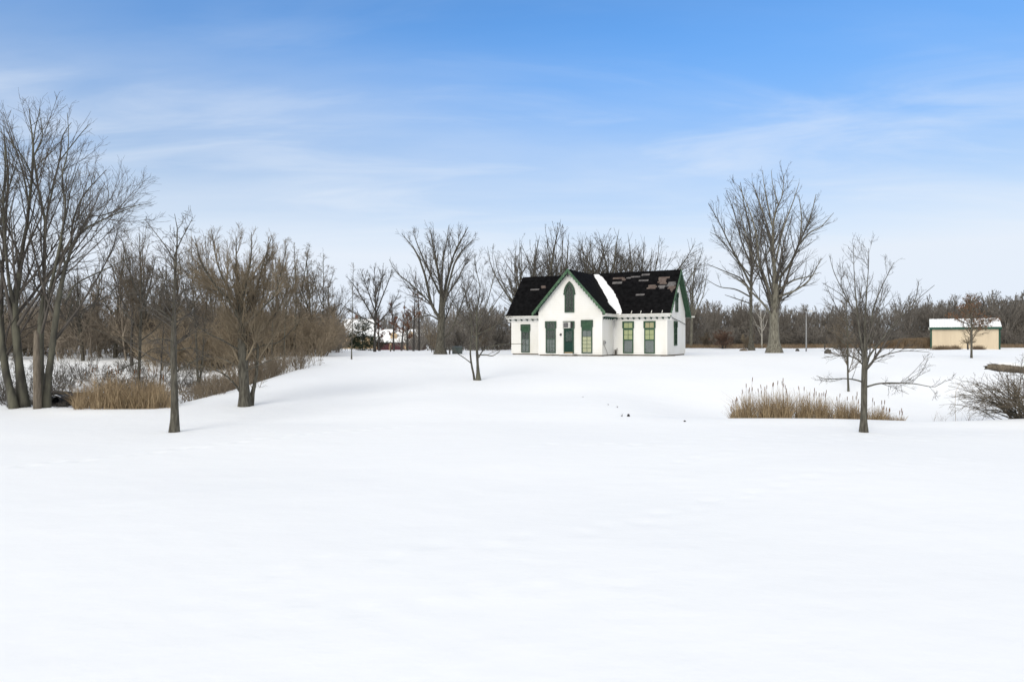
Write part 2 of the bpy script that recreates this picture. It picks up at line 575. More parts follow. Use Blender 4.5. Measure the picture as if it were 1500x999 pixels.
def smooth_line(pts, n):
    """Catmull-Rom through control points (rows of x, y, z, r), n samples"""
    p = np.array(pts, float)
    if len(p) == 2:
        p = np.array([p[0], (p[0] + p[1]) / 2, p[1]])
    e = np.concatenate([[2 * p[0] - p[1]], p, [2 * p[-1] - p[-2]]])
    seg = np.linalg.norm(np.diff(p[:, :3], axis=0), axis=1)
    cs = np.concatenate([[0], np.cumsum(seg)])
    out = []
    for s in np.linspace(0, cs[-1], n):
        i = min(int(np.searchsorted(cs, s, 'right')) - 1, len(seg) - 1)
        t = (s - cs[i]) / max(seg[i], 1e-9)
        a, b, c, d = e[i], e[i + 1], e[i + 2], e[i + 3]
        out.append(0.5 * (2 * b + (c - a) * t + (2 * a - 5 * b + 4 * c - d) * t * t + (3 * b - a - 3 * c + d) * t ** 3))
    o = np.array(out)
    o[:, 3] = np.maximum(o[:, 3], 0.003)
    return o


def auto_stems(rng, h, style, r, rmin):
    """stems (P, R) of a tree of height h standing at the origin"""
    n = 16
    z0 = -0.25
    if style == 'pole':
        P, R = grow(rng, np.array([[0, 0, z0]]), np.array([[rng.normal(0, .04), rng.normal(0, .04), 1]]), np.array([h - z0]), np.array([r]), np.array([rmin]), n, 0.025, 0.03)
        return P, R
    if style == 'shrub':
        m = rng.randint(7, 12)
        a = rng.uniform(0, 6.28, m)
        o = np.stack([np.cos(a) * h * 0.05, np.sin(a) * h * 0.05, np.full(m, z0 * 0.4)], -1)
        sp = rng.uniform(0.05, 0.75, m)
        d = np.stack([np.cos(a) * sp, np.sin(a) * sp, np.ones(m)], -1)
        return grow(rng, o, d, h * rng.uniform(0.7, 1.05, m), np.full(m, r), np.full(m, rmin), n, 0.07, 0.02)
    # maple: short bole, ascending leaders that fan out
    P0, R0 = grow(rng, np.array([[0, 0, z0]]), np.array([[rng.normal(0, .05), rng.normal(0, .05), 1]]), np.array([h * 1.0 - z0]), np.array([r]), np.array([rmin]), n, 0.05, 0.03)
    m = rng.randint(5, 8)
    t = np.sort(rng.uniform(0.17, 0.42, m))
    f = t * (n - 1)
    i = f.astype(int)
    fr = (f - i)[:, None]
    pos = P0[0, i] * (1 - fr) + P0[0, i + 1] * fr
    a = rng.uniform(0, 6.28) + np.arange(m) * 2.4 + rng.normal(0, 0.3, m)
    sp = np.tan(np.radians(rng.uniform(24, 52, m)))
    d = np.stack([np.cos(a) * sp, np.sin(a) * sp, np.ones(m)], -1)
    L = h * (0.95 - t) * rng.uniform(0.85, 1.1, m)
    rr = r * (1 - t) * rng.uniform(0.45, 0.65, m)
    P1, R1 = grow(rng, pos, d, L, rr, np.full(m, rmin), n, 0.055, 0.055)
    return np.concatenate([P0, P1]), np.concatenate([R0, R1])


STYLES = {
    # per level: density /m, t0, t1, angle, sd, length ratio, taper, points, wiggle, tropism, radius ratio
    'maple': [(1.5, .15, 1, 31, 9, .56, .72, 9, .045, .055, .5), (2.6, .10, 1, 33, 11, .46, .5, 6, .05, .04, .6), (3.8, .08, 1, 34, 13, .52, .35, 4, .05, .03, .7)],
    'fine': [(2.0, .18, 1, 31, 9, .50, .72, 9, .045, .06, .5), (3.5, .1, 1, 32, 11, .48, .5, 6, .05, .05, .6), (5.0, .08, 1, 33, 13, .55, .35, 4, .05, .03, .7)],
    'pole': [(3.4, .25, 1, 58, 12, .27, .78, 7, .06, .05, .5), (3.6, .15, 1, 42, 14, .48, .45, 5, .065, .03, .6), (4.4, .15, 1, 40, 14, .58, .35, 4, .065, .0, .7)],
    'shrub': [(4.0, .1, 1, 36, 12, .42, .5, 6, .07, .03, .6), (6.0, .1, 1, 38, 14, .5, .3, 4, .08, .0, .7)],
    'willow': [(3.2, .15, 1, 30, 10, .46, .66, 8, .045, .06, .5), (6.0, .08, 1, 29, 12, .52, .45, 6, .05, .06, .6), (7.5, .05, 1, 28, 14, .62, .4, 4, .055, .04, .7)],
}


def branch_levels(rng, P, R, style, rmin, dens=1.0, depth=3, droop=0.0, lmin=0.12):
    crown = []
    p, r = P, R
    for lv, (de, t0, t1, an, sd, lr, lt, n, wg, tr, rr) in enumerate(STYLES[style][:depth]):
        p, r = spawn(rng, p, r, de * dens, t0, t1, an, sd, lr, lt, n, wg, tr - droop, rr, rmin, lmin=lmin)
        crown.append((p, r, (5, 3, 3)[lv]))
    return crown


def leaf_quads(rng, pts, size, keep=1.0):
    """small folded leaves at random points of twigs -> V, F"""
    n = len(pts)
    c = pts + rng.normal(0, size * 0.7, (n, 3))
    a = unit(rng.normal(0, 1, (n, 3)))
    b = unit(np.cross(a, rng.normal(0, 1, (n, 3))))
    s = size * rng.uniform(0.6, 1.2, (n, 1))
    V = np.stack([c - a * s, c + b * s * 0.55, c + a * s, c - b * s * 0.55], 1).reshape(-1, 3)
    return V, np.arange(4 * n).reshape(n, 4)


def twig_points(rng, batches, n):
    allp = np.concatenate([p[:, 1:].reshape(-1, 3) for p, _, _ in batches])
    return allp[rng.randint(0, len(allp), n)] + rng.normal(0, 0.02, (n, 3))


def finish_tree(root, stems, crown, bark, twig, leaves=None):
    me = quads_mesh('trunk', *tubes(stems))
    tr = link_mesh('trunk', me, bark, root, True)
    cr = None
    if crown:
        me = quads_mesh('crown', *tubes(crown))
        cr = link_mesh('crown', me, twig, root, True)
    if leaves:
        V, F, m = leaves
        link_mesh('foliage', quads_mesh('foliage', V, F), m, root)
    return root


def measured_tree(name, label, cat, px, Y, stems, style, bark, twig, seed, dens=1.0, depth=3, rk=0.00014, group=None, wob=0.012, droop=0.0, py=None, leaves=None, extra=None):
    """a tree whose stems were measured on the photograph: rows of (px, py, depth offset in m, width in px)"""
    rng = np.random.RandomState(seed)
    if py is not None:
        X, Y, Z = ground_at(px, py)
    else:
        X, Y, Z = on_ground(px, Y)
    root = empty(name, (X, Y, Z), label, cat, group)
    rmin = Y * rk * 0.88
    SP, SR = [], []
    for st in stems:
        rows = []
        for q in st:
            yy = Y + q[2]
            rows.append(((q[0] - 750) / 1000 * yy - X, q[2], CAM_Z - (q[1] - 499.5) / 1000 * yy - Z, max(q[3] * (0.76 if q[3] > 9.5 else 0.52) / 1000 * yy / 2, rmin)))
        s = smooth_line(rows, 16)
        L = np.linalg.norm(np.diff(s[:, :3], axis=0), axis=1).sum()
        w = np.cumsum(rng.normal(0, wob * L / 4, (16, 3)), axis=0) * np.linspace(0, 1, 16)[:, None]
        s[:, :3] += w * 0.5
        SP.append(s[:, :3])
        SR.append(s[:, 3])
    P, R = np.array(SP), np.array(SR)
    # the foot goes into the snow and flares
    for i in range(len(P)):
        if abs(P[i, 0, 2]) < (1.2 if i == 0 else 0.4):
            P[i, 0, 2] = -0.3
            R[i, 0] *= 1.3
            R[i, 1] *= 1.05
    tall = P[:, :, 2].max()
    dens = dens * min(2.4, max(0.75, 11.5 / tall))          # a smaller tree carries its twigs closer together
    crown = branch_levels(rng, P, R, style, rmin, dens, depth, droop, lmin=min(.3, .025 * tall))
    lv = None
    if leaves:
        n, size, mat, zlo, zhi = leaves
        pts = twig_points(rng, crown, n * 3)
        pts = pts[(pts[:, 2] > zlo) & (pts[:, 2] < zhi)][:n]
        lv = (*leaf_quads(rng, pts, size), mat)
    return finish_tree(root, [(P, R, 9)], crown, bark, twig, lv)


def grown_tree(name, label, cat, loc, h, style, bark, twig, seed, r=None, dens=1.0, depth=3, rk=0.00014, group=None, droop=0.0, leaves=None, z_lo=None, squash=1.0):
    rng = np.random.RandomState(seed)
    root = empty(name, loc, label, cat, group)
    rmin = max(loc[1], 25) * rk * 0.88
    P, R = auto_stems(rng, h, 'shrub' if style == 'shrub' else ('pole' if style == 'pole' else 'maple'), r or h * 0.017, rmin)
    P[:, :, :2] *= squash
    crown = branch_levels(rng, P, R, style, rmin, dens, depth, droop)
    lv = None
    if leaves:
        n, size, mat, zlo, zhi = leaves
        pts = twig_points(rng, crown, n * 3)
        pts = pts[(pts[:, 2] > zlo) & (pts[:, 2] < zhi)][:n]
        lv = (*leaf_quads(rng, pts, size), mat)
    return finish_tree(root, [(P, R, 8)], crown, bark, twig, lv)


def copy_tree(root, loc, rz, sc, label, name=None):
    c = root.copy()
    COL.objects.link(c)
    c.location = loc
    c.rotation_euler = (0, 0, rz)
    c.scale = sc
    c['label'] = label
    for ch in list(root.children):
        d = ch.copy()
        COL.objects.link(d)
        d.parent = c
    return c


def conifer(name, label, loc, h, w, needle, seed, olive=None, base=0.08, group=None):
    rng = np.random.RandomState(seed)
    root = empty(name, loc, label, 'evergreen tree', group)
    P, R = grow(rng, np.array([[0, 0, -0.3]]), np.array([[0, 0, 1.0]]), np.array([h + 0.3]), np.array([h * 0.02]), np.array([0.02]), 16, 0.01, 0.02)
    m = int(h * 16)
    t = np.sort(rng.uniform(base, 0.98, m))
    f = t * 15 * 0.999
    i = f.astype(int)
    fr = (f - i)[:, None]
    pos = P[0, i] * (1 - fr) + P[0, i + 1] * fr
    a = rng.uniform(0, 6.28, m)
    d = np.stack([np.cos(a), np.sin(a), rng.uniform(-0.25, 0.25, m)], -1)
    L = w * (1 - t) ** 0.8 * rng.uniform(0.6, 1.15, m) + 0.2
    P1, R1 = grow(rng, pos, d, L, np.full(m, 0.03), np.full(m, 0.02), 7, 0.06, 0.02)
    P2, R2 = spawn(rng, P1, R1, 7, .1, 1, 55, 12, .35, .4, 4, .08, -0.03, .9, .022, lmin=0.2, lmax=0.7)
    P3, R3 = spawn(rng, P2, R2, 7, .1, 1, 50, 16, .6, .3, 3, .08, -0.03, .9, .022, lmin=0.15, lmax=0.3)
    link_mesh('trunk', quads_mesh('trunk', *tubes([(P, R, 8)])), M['bark_dark'], root, True)
    link_mesh('crown', quads_mesh('crown', *tubes([(P1, R1, 3), (P2, R2, 3), (P3, R3, 3)])), needle, root)
    return root


def merged_wood(name, label, kinds, spots, mat, bark=None):
    """one mass of far plants: kinds = [(V, F)], spots = [(kind, x, y, z, rot, sx, sz)]"""
    VV, FF, off = [], [], 0
    for k, x, y, z, a, sx, sz in spots:
        V, F = kinds[k]
        c, s = math.cos(a), math.sin(a)
        W = np.empty_like(V)
        W[:, 0] = (V[:, 0] * c - V[:, 1] * s) * sx + x
        W[:, 1] = (V[:, 0] * s + V[:, 1] * c) * sx + y
        W[:, 2] = V[:, 2] * sz + z
        VV.append(W)
        FF.append(F + off)
        off += len(V)
    o = link_mesh(name, quads_mesh(name, np.concatenate(VV), np.concatenate(FF)), mat)
    return tag(o, label, kind='stuff')


def blades(rng, pos, h, w, lean, n=4, bend=0.25):
    """flat tapering grass blades -> V, F"""
    B = len(pos)
    a = rng.uniform(0, 6.28, B)
    b = rng.uniform(0, 6.28, B)
    ld = np.stack([np.cos(a), np.sin(a)], -1) * lean[:, None]
    wd = np.stack([np.cos(b), np.sin(b), np.zeros(B)], -1)
    V = np.zeros((B, n, 2, 3))
    for i in range(n):
        t = i / (n - 1)
        c = pos.copy()
        c[:, :2] += ld * h[:, None] * (t * (1 - bend) + bend * 2 * t * t)
        c[:, 2] += h * t * (1 - 0.25 * np.minimum(lean, 1) * t)
        ww = (w * (1 - 0.8 * t))[:, None] * wd / 2
        V[:, i, 0] = c - ww
        V[:, i, 1] = c + ww
    ids = np.arange(B * n * 2).reshape(B, n, 2)
    F = np.stack([ids[:, :-1, 0], ids[:, :-1, 1], ids[:, 1:, 1], ids[:, 1:, 0]], -1).reshape(-1, 4)
    return V.reshape(-1, 3), F


def join(parts):
    VV, FF, off = [], [], 0
    for V, F in parts:
        VV.append(V)
        FF.append(F + off)
        off += len(V)
    return np.concatenate(VV), np.concatenate(FF)
# ------------------------------------------------------------------ the white cottage
HZ = 1.76
HA = math.radians(-28)
house = empty('cottage', (0.0, 62.8, HZ), 'white clapboard cottage with black roof, green scalloped gable trim and a snow filled valley', 'house', rz=HA)
HM = Matrix.Translation((0, 62.8, HZ)) @ Matrix.Rotation(HA, 4, 'Z')
LU, DV = 14.4, 6.0                     # main block
GU0, GU1, GV = 4.12, 9.80, -2.81       # front gable block
GC = (GU0 + GU1) / 2
EZ, RZ = 3.50, 7.36                    # eave and ridge of the main roof
SM = (RZ - EZ) / (DV / 2 + 0.45)
GRZ = 7.22
SG = (GRZ - 3.66) / 3.24
WZ = 0.10


def zm(v):
    return RZ - SM * abs(DV / 2 - v)


def zg(u):
    return GRZ - SG * abs(u - GC)


def clap(mb, o, d, nrm, L, z0, z1, lo=None, hi=None, course=0.14):
    """lapped boards on a wall from o along d, facing nrm"""
    n = int(math.ceil((z1 - z0) / course))
    for i in range(n):
        a, b = z0 + i * course, min(z0 + (i + 1) * course, z1)
        s = [(lo(a) if lo else 0.0), (hi(a) if hi else L), (hi(b) if hi else L), (lo(b) if lo else 0.0)]
        if s[1] - s[0] < 0.02:
            continue
        s[2] = max(s[2], s[3])
        out = (0.034, 0.034, 0.006, 0.006)
        zz = (a, a, b, b)
        vs = [(o[0] + d[0] * s[k] + nrm[0] * out[k], o[1] + d[1] * s[k] + nrm[1] * out[k], zz[k]) for k in range(4)]
        vs += [(o[0] + d[0] * s[k] + nrm[0] * 0.004, o[1] + d[1] * s[k] + nrm[1] * 0.004, a) for k in (0, 1)]
        mb.add(vs, [(0, 1, 2, 3), (4, 5, 1, 0)])


# main block
w = MB()
top = lambda v: zm(v) - 0.17
w.prism([(0, 0, WZ), (0, DV, WZ), (0, DV, top(DV)), (0, DV / 2, top(DV / 2)), (0, 0, top(0))], (LU, 0, 0))
clap(w, (0, 0), (1, 0), (0, -1), LU, WZ, 3.75)
clap(w, (0, DV), (0, -1), (-1, 0), DV, WZ, RZ - 0.2, lambda z: max(0, (z - top(0)) / SM), lambda z: DV - max(0, (z - top(0)) / SM))
clap(w, (LU, 0), (0, 1), (1, 0), DV, WZ, RZ - 0.2, lambda z: max(0, (z - top(0)) / SM), lambda z: DV - max(0, (z - top(0)) / SM))
w.box(LU - 0.10, LU + 0.042, -0.042, 0.09, WZ - .002, 3.4).box(-0.042, 0.10, -0.042, 0.09, WZ - .002, 3.4).box(LU - 0.1, LU + 0.034, DV - 0.09, DV + 0.034, WZ - .002, 3.4)
w.build('wall', M['white_paint'], house)
# gabled front block
w = MB()
gt_ = lambda u: zg(u) - 0.17
w.prism([(GU0, GV, WZ), (GU1, GV, WZ), (GU1, GV, gt_(GU1)), (GC, GV, gt_(GC)), (GU0, GV, gt_(GU0))], (0, -GV + 0.5, 0))
clap(w, (GU0, GV), (1, 0), (0, -1), GU1 - GU0, WZ, GRZ - 0.2, lambda z: max(0, (z - gt_(GU0)) / SG), lambda z: GU1 - GU0 - max(0, (z - gt_(GU0)) / SG))
clap(w, (GU1, GV), (0, 1), (1, 0), -GV, WZ, 3.75)
clap(w, (GU0, 0), (0, -1), (-1, 0), -GV, WZ, 3.75)
w.box(GU0 - 0.042, GU0 + 0.10, GV - 0.042, GV + 0.09, WZ - .002, 3.75).box(GU1 - 0.10, GU1 + 0.042, GV - 0.042, GV + 0.09, WZ - .002, 3.75)
w.build('wall', M['white_paint'], house)
f = MB()
f.box(0.04, LU - 0.04, 0.04, DV - 0.04, -0.6, WZ - 0.004).box(GU0 + 0.04, GU1 - 0.04, GV + 0.04, 0.2, -0.6, WZ - 0.006)
f.build('foundation', M['foundation'], house)

# roofs: four slabs
TH = 0.13
r = MB()
u0, u1 = -0.42, LU + 0.42
for a, b in ((-0.45, DV / 2), (DV + 0.45, DV / 2)):
    r.prism([(u0, a, zm(a)), (u0, b, zm(b)), (u0, b, zm(b) - TH), (u0, a, zm(a) - TH)], (u1 - u0, 0, 0))
roof = r.build('roof', M['shingle'], house)
r = MB()
v0, v1 = GV - 0.45, DV / 2 - 0.15
for a in (GC - 3.24, GC + 3.24):
    r.prism([(a, v0, zg(a)), (GC, v0, zg(GC)), (GC, v0, zg(GC) - TH), (a, v0, zg(a) - TH)], (0, v1 - v0, 0))
roof2 = r.build('roof', M['shingle'], house)
# shingle courses as thin raised butts on the visible slopes
r = MB()
rr_ = random.Random(3)
ncs = 26
for i in range(ncs):
    va = -0.45 + (DV / 2 + 0.45) * i / ncs
    z = zm(va)
    u = u0
    while u < u1:
        un = min(u + rr_.uniform(0.6, 1.4), u1)
        if rr_.random() < 0.75 and not (GC - 3.24 + (zg(GC) - z) * 0 < u < GC + 3.24 and zg((u + un) / 2) > z - 0.05):
            h = rr_.uniform(0.012, 0.022)
            d = (DV / 2 + 0.45) / ncs
            r.prism([(u + .003, va, z + .001), (u + .003, va, z + h), (u + .003, va + d, zm(va + d) + .002)], (un - u - .006, 0, 0))
        u = un
r.build('shingle_courses', M['shingle'], roof)


def roof_hit(px, py):
    """the point (u, v) of the front slope on a sight line"""
    o = HM.inverted() @ Vector((0, 0, CAM_Z))
    d = (HM.inverted().to_3x3()) @ Vector(((px - 750) / 1000, 1, -(py - 499.5) / 1000))
    t = (RZ - SM * (DV / 2) - o.z + SM * o.y) / (d.z - SM * d.y)
    p = o + d * t
    return p.x, p.y


def patch(x0, y0, x1, y1, mat):
    """bare decking where shingles blew off, with stepped ragged ends"""
    (ua, va), (ub, vb) = roof_hit(x0, y1), roof_hit(x1, y0)
    uc, vc = roof_hit(x1, y1)
    ud, vd = roof_hit(x0, y0)
    vlo, vhi = (va + vc) / 2, (vb + vd) / 2
    n = max(1, int(round((vhi - vlo) / 0.11)))
    p = MB()
    for i in range(n):
        a, b = vlo + (vhi - vlo) * i / n, vlo + (vhi - vlo) * (i + 1) / n
        q0 = min(ua, ud) + rr_.uniform(0, 0.28) * (n > 1)
        q1 = max(ub, uc) - rr_.uniform(0, 0.28) * (n > 1)
        h = 0.030 + rr_.uniform(0, .006)
        p.prism([(q0, a, zm(a) + .002), (q0, a, zm(a) + h), (q0, b, zm(b) + h), (q0, b, zm(b) + .002)], (q1 - q0, 0, 0))
    p.build('bare_patch', mat, roof)


k6 = 6.886
for x0, y0, x1, y1, m in ((195, 151, 290, 166, 'patch_red'), (275, 152, 330, 180, 'patch_red'), (330, 150, 370, 161, 'patch_grey'), (375, 138, 465, 150, 'patch_grey'), (485, 114, 560, 131, 'patch_grey'),
                          (455, 175, 548, 187, 'patch_grey'), (190, 195, 280, 214, 'patch_grey'), (652, 146, 748, 217, 'patch_red'), (740, 196, 835, 240, 'patch_grey'), (735, 238, 822, 264, 'patch_red'), (772, 264, 812, 298, 'patch_red'),
                          (638, 232, 735, 262, 'patch_grey'), (535, 226, 632, 264, 'patch_red'), (425, 318, 508, 331, 'patch_grey')):
    patch(870 + x0 / k6, 385 + y0 / k6, 870 + x1 / k6, 385 + y1 / k6, M[m])
for x0, y0, x1, y1, m in ((268, 277, 352, 289, 'patch_grey'), (370, 243, 437, 268, 'patch_red')):
    patch(740 + x0 / 7.136, 385 + y0 / 7.136, 740 + x1 / 7.136, 385 + y1 / 7.136, M[m])

# snow lying in the right valley
ns, nw = 26, 13
V, Fq = [], []
rs_ = np.random.RandomState(8)
for i in range(ns):
    s = i / (ns - 1)
    z = GRZ - 0.02 - (GRZ - 3.48) * s
    u = GC + (GRZ - z) / SG
    v = DV / 2 - (RZ - z) / SM
    l_ = np.interp(s, [0, .15, .4, .7, .9, 1], [0.15, 0.22, 0.28, 0.36, .62, .95]) + rs_.normal(0, .05)
    r_ = np.interp(s, [0, .15, .4, .7, .9, 1], [0.45, 0.62, 0.85, .75, .50, .30]) + rs_.normal(0, .04)
    for j in range(nw):
        f_ = j / (nw - 1)
        uu = u - l_ + (l_ + r_) * f_
        base = max(zm(v), zg(uu))
        prof = math.sin(math.pi * f_) ** 0.5 if 0 < f_ < 1 else 0
        hump = 0.16 * prof * (0.45 if s < 0.03 or s > 0.98 else 1)
        V.append((uu, v - (0.02 if s > .98 else 0), base + 0.012 + hump))
for i in range(ns - 1):
    for j in range(nw - 1):
        a = i * nw + j
        Fq.append((a, a + nw, a + nw + 1, a + 1))
me = quads_mesh('roof_snow', np.array(V), np.array(Fq))
link_mesh('roof_snow', me, M['snow'], roof, True)
# gutter straps, and snow scraps caught at the foot of the valley
for u in (10.6, 11.5, 12.3, 13.2, 14.1):
    z = zm(-0.42)
    MB().prism([(u, -0.50, z), (u + .05, -0.50, z), (u + .05, -0.30, z + .20), (u, -0.30, z + .20)], (0, 0.0, 0.03)).build('gutter_strap', M['gutter'], house)
for u, l in ((9.35, .5), (9.9, .55)):
    z = zm(-0.42)
    MB().prism([(u, -0.46, z), (u + l, -0.46, z), (u + l * .8, -0.30, z + .17), (u + l * .2, -0.34, z + .15)], (0, 0.0, 0.07)).build('roof_snow', M['snow'], roof)


def bargeboard(name, p0, p1, depth, nrm, mat, teeth):
    """scalloped board between two points of a rake, hanging below the line p0-p1"""
    p0, p1, nrm = Vector(p0), Vector(p1), Vector(nrm)
    n = teeth * 6
    topv, botv = [], []
    for i in range(n + 1):
        t = i / n
        c = p0.lerp(p1, t)
        ph = (t * teeth) % 1.0
        sc = 0.50 + 0.50 * math.sin(math.pi * ph) ** 0.7
        topv.append(c)
        botv.append(c - Vector((0, 0, depth * sc)))
    m = MB()
    k = n + 1
    off = nrm * 0.05
    vs = topv + botv + [q + off for q in topv] + [q + off for q in botv]
    fs = []
    for i in range(n):
        fs += [(i, i + 1, k + i + 1, k + i), (2 * k + i, 3 * k + i, 3 * k + i + 1, 2 * k + i + 1), (i, 2 * k + i, 2 * k + i + 1, i + 1), (k + i, k + i + 1, 3 * k + i + 1, 3 * k + i)]
    fs += [(0, k, 3 * k, 2 * k), (n, 2 * k + n, 3 * k + n, k + n)]
    m.add(vs, fs)
    return m.build(name, mat, house)


bv = GV - 0.452
bargeboard('bargeboard', (GC - 3.30, bv, zg(GC - 3.30) + .02), (GC, bv, GRZ + .02), 0.34, (0, -1, 0), M['green_pale'], 15)
bargeboard('bargeboard', (GC + 3.30, bv, zg(GC + 3.30) + .02), (GC, bv, GRZ + .02), 0.36, (0, -1, 0), M['green_pale'], 15)
bu = LU + 0.422
bargeboard('bargeboard', (bu, -0.50, zm(-0.50) + .02), (bu, DV / 2, RZ + .02), 0.36, (1, 0, 0), M['green_pale'], 15)
bargeboard('bargeboard', (bu, DV + 0.50, zm(DV + 0.50) + .02), (bu, DV / 2, RZ + .02), 0.36, (1, 0, 0), M['green_paint'], 15)
# boarded soffits under the rakes
s = MB()
for a in (GC - 3.20, GC + 3.20):
    s.prism([(a, v0 + .01, zg(a) - TH - .004), (GC, v0 + .01, zg(GC) - TH - .004), (GC, v0 + .01, zg(GC) - TH - .035), (a, v0 + .01, zg(a) - TH - .035)], (0, 0.43, 0))
s.build('soffit', M['green_dark'], house)
s = MB()
for a, b in ((-0.42, DV / 2), (DV + 0.42, DV / 2)):
    s.prism([(LU + .01, a, zm(a) - TH - .004), (LU + .01, b, zm(b) - TH - .004), (LU + .01, b, zm(b) - TH - .035), (LU + .01, a, zm(a) - TH - .035)], (0.40, 0, 0))
s.build('soffit', M['green_paint'], house)
# king post in the front peak
MB().box(GC - 0.05, GC + 0.05, bv - 0.03, bv + 0.05, GRZ - 0.62, GRZ - 0.1).build('peak_post', M['black'], house)

# boxed eaves, brackets and gutters
for ua, ub, nbr in ((-0.40, GU0 - 0.03, 8), (GU1 + 0.03, LU + 0.40, 10)):
    MB().box(ua, ub, -0.43, -0.03, EZ - 0.27, EZ - 0.145).build('eave_box', M['white_paint'], house)
    MB().box(ua, ub, -0.05, -0.028, EZ - 0.52, EZ - 0.275).build('frieze', M['white_paint'], house)
    MB().prism([(ua, -0.455, EZ - .02), (ua, -0.57, EZ - .01), (ua, -0.57, EZ - .10), (ua, -0.53, EZ - .15), (ua, -0.455, EZ - .15)], (ub - ua + .12, 0, 0)).build('gutter', M['gutter'], house)
    for i in range(nbr):
        x = ua + 0.25 + (ub - ua - 0.5) * i / (nbr - 1)
        MB().prism([(x, -0.052, EZ - .272), (x, -0.40, EZ - .272), (x, -0.36, EZ - .33), (x, -0.18, EZ - .37), (x, -0.052, EZ - .45)], (0.11, 0, 0)).build('eave_bracket', M['green_dark'], house)
for i in range(5):           # side of the front block
    y = GV + 0.25 + i * 0.52
    MB().prism([(GU1 + .03, y, EZ - .26), (GU1 + .36, y, EZ - .26), (GU1 + .36, y, EZ - .35), (GU1 + .16, y, EZ - .40), (GU1 + .03, y, EZ - .49)], (0, 0.13, 0)).build('eave_bracket', M['green_dark'], house)
MB().box(GU1 + .03, GU1 + .40, GV - 0.2, -0.44, EZ - .256, EZ - .16).build('eave_box', M['white_paint'], house)
MB().box(GU1 + .405, GU1 + .50, GV - 0.40, -0.58, EZ - .15, EZ - .03).build('gutter', M['gutter'], house)
MB().box(-0.3, LU + 0.75, DV + 0.46, DV + 0.57, EZ - .15, EZ - .02).build('gutter', M['gutter'], house)
MB().tube([(GU1 + .22, -0.10, 3.2), (GU1 + .22, -0.10, 2.35)], 0.045, 8).build('downspout', M['gutter'], house)


def window(loc, rz, w, h, lights, hood=0.55, frame='green_paint'):
    """tall sash window; lights = rows of (z0, z1, columns, rows, backing material or None for a solid panel)"""
    t = 0.085
    fr = MB()
    fr.box(-w / 2, -w / 2 + t, -0.10, -0.03, 0.0, h).box(w / 2 - t, w / 2, -0.10, -0.03, 0.0, h)
    fr.box(-w / 2 + t, w / 2 - t, -0.10, -0.03, h - t, h).box(-w / 2 + t, w / 2 - t, -0.11, -0.03, 0.0, t)
    if hood:
        hw = w / 2 + 0.055
        fr.box(-hw, -w / 2 - .001, -0.125, -0.03, h - hood, h + .03).box(w / 2 + .001, hw, -0.125, -0.03, h - hood, h + .03)
        fr.box(-w / 2, w / 2, -0.125, -0.03, h + .001, h + .03)
    zs = sorted([(a, b) for a, b, *_ in lights])
    for (a, b), (c, d) in zip(zs[:-1], zs[1:]):
        fr.box(-w / 2 + t, w / 2 - t, -0.095, -0.03, b, c)
    win = fr.build('window', M[frame], house)
    win.location = loc
    win.rotation_euler = (0, 0, rz)
    x0, x1 = -w / 2 + t, w / 2 - t
    for a, b, nc, nr, back in lights:
        if back is None:
            p = MB()
            n = 6
            for i in range(n):
                p.box(x0 + (x1 - x0) * i / n + .006, x0 + (x1 - x0) * (i + 1) / n - .006, -0.075, -0.032, a, b)
            p.build('panel', M['green_paint'], win)
            continue
        MB().box(x0, x1, -0.049, -0.037, a, b).build('curtain', M[back], win)
        mu = MB()
        for i in range(1, nc):
            x = x0 + (x1 - x0) * i / nc
            mu.box(x - .014, x + .014, -0.078, -0.060, a, b)
        for j in range(1, nr):
            z = a + (b - a) * j / nr
            mu.box(x0, x1, -0.0765, -0.0605, z - .013, z + .013)
        if mu.v:
            mu.build('muntins', M[frame], win)
        MB().box(x0, x1, -0.057, -0.053, a, b).build('pane', M['glass'], win)
    return win


h = 2.66
std = lambda a, b, c: [(h * .80, h - .10, 2, 1, a), (h * .44, h * .74, 2, 2, b), (.10, h * .405, 1, 1, c)]
window((11.12, 0, 0.20), 0, .90, h, std('curtain_yellow', 'curtain_yellow', 'curtain_grey'))
window((12.96, 0, 0.20), 0, .90, h, std('curtain_peach', 'curtain_yellow', 'curtain_grey'))
window((1.42, 0, 0.20), 0, .86, 2.52, [(2.52 * .78, 2.42, 1, 1, None), (2.52 * .50, 2.52 * .72, 2, 2, 'curtain_dark'), (.10, 2.52 * .48, 2, 2, 'curtain_grey')], frame='frame_grey_green')
window((5.24, GV, 0.22), 0, .92, h, [(h * .77, h - .10, 3, 1, 'curtain_green'), (h * .46, h * .72, 3, 2, 'curtain_dark'), (.10, h * .43, 3, 3, 'curtain_grey')], frame='frame_grey_green')
window((8.52, GV, 0.22), 0, .94, h + .06, [(h * .76, h - .04, 1, 1, None), (h * .52, h * .70, 2, 1, 'curtain_grey'), (.12, h * .515, 2, 4, 'curtain_cream')], frame='frame_grey_green')
window((LU, 2.55, 0.85), math.radians(90), .90, 2.05, [(.1, .98, 2, 2, 'dark_inside'), (1.03, 1.95, 2, 2, 'curtain_green')], hood=.5)
window((LU, 2.95, 3.72), math.radians(90), .80, 1.65, [(.1, .80, 2, 2, 'patch_grey'), (.85, 1.55, 2, 2, 'curtain_green')], hood=.4)

# pointed attic window


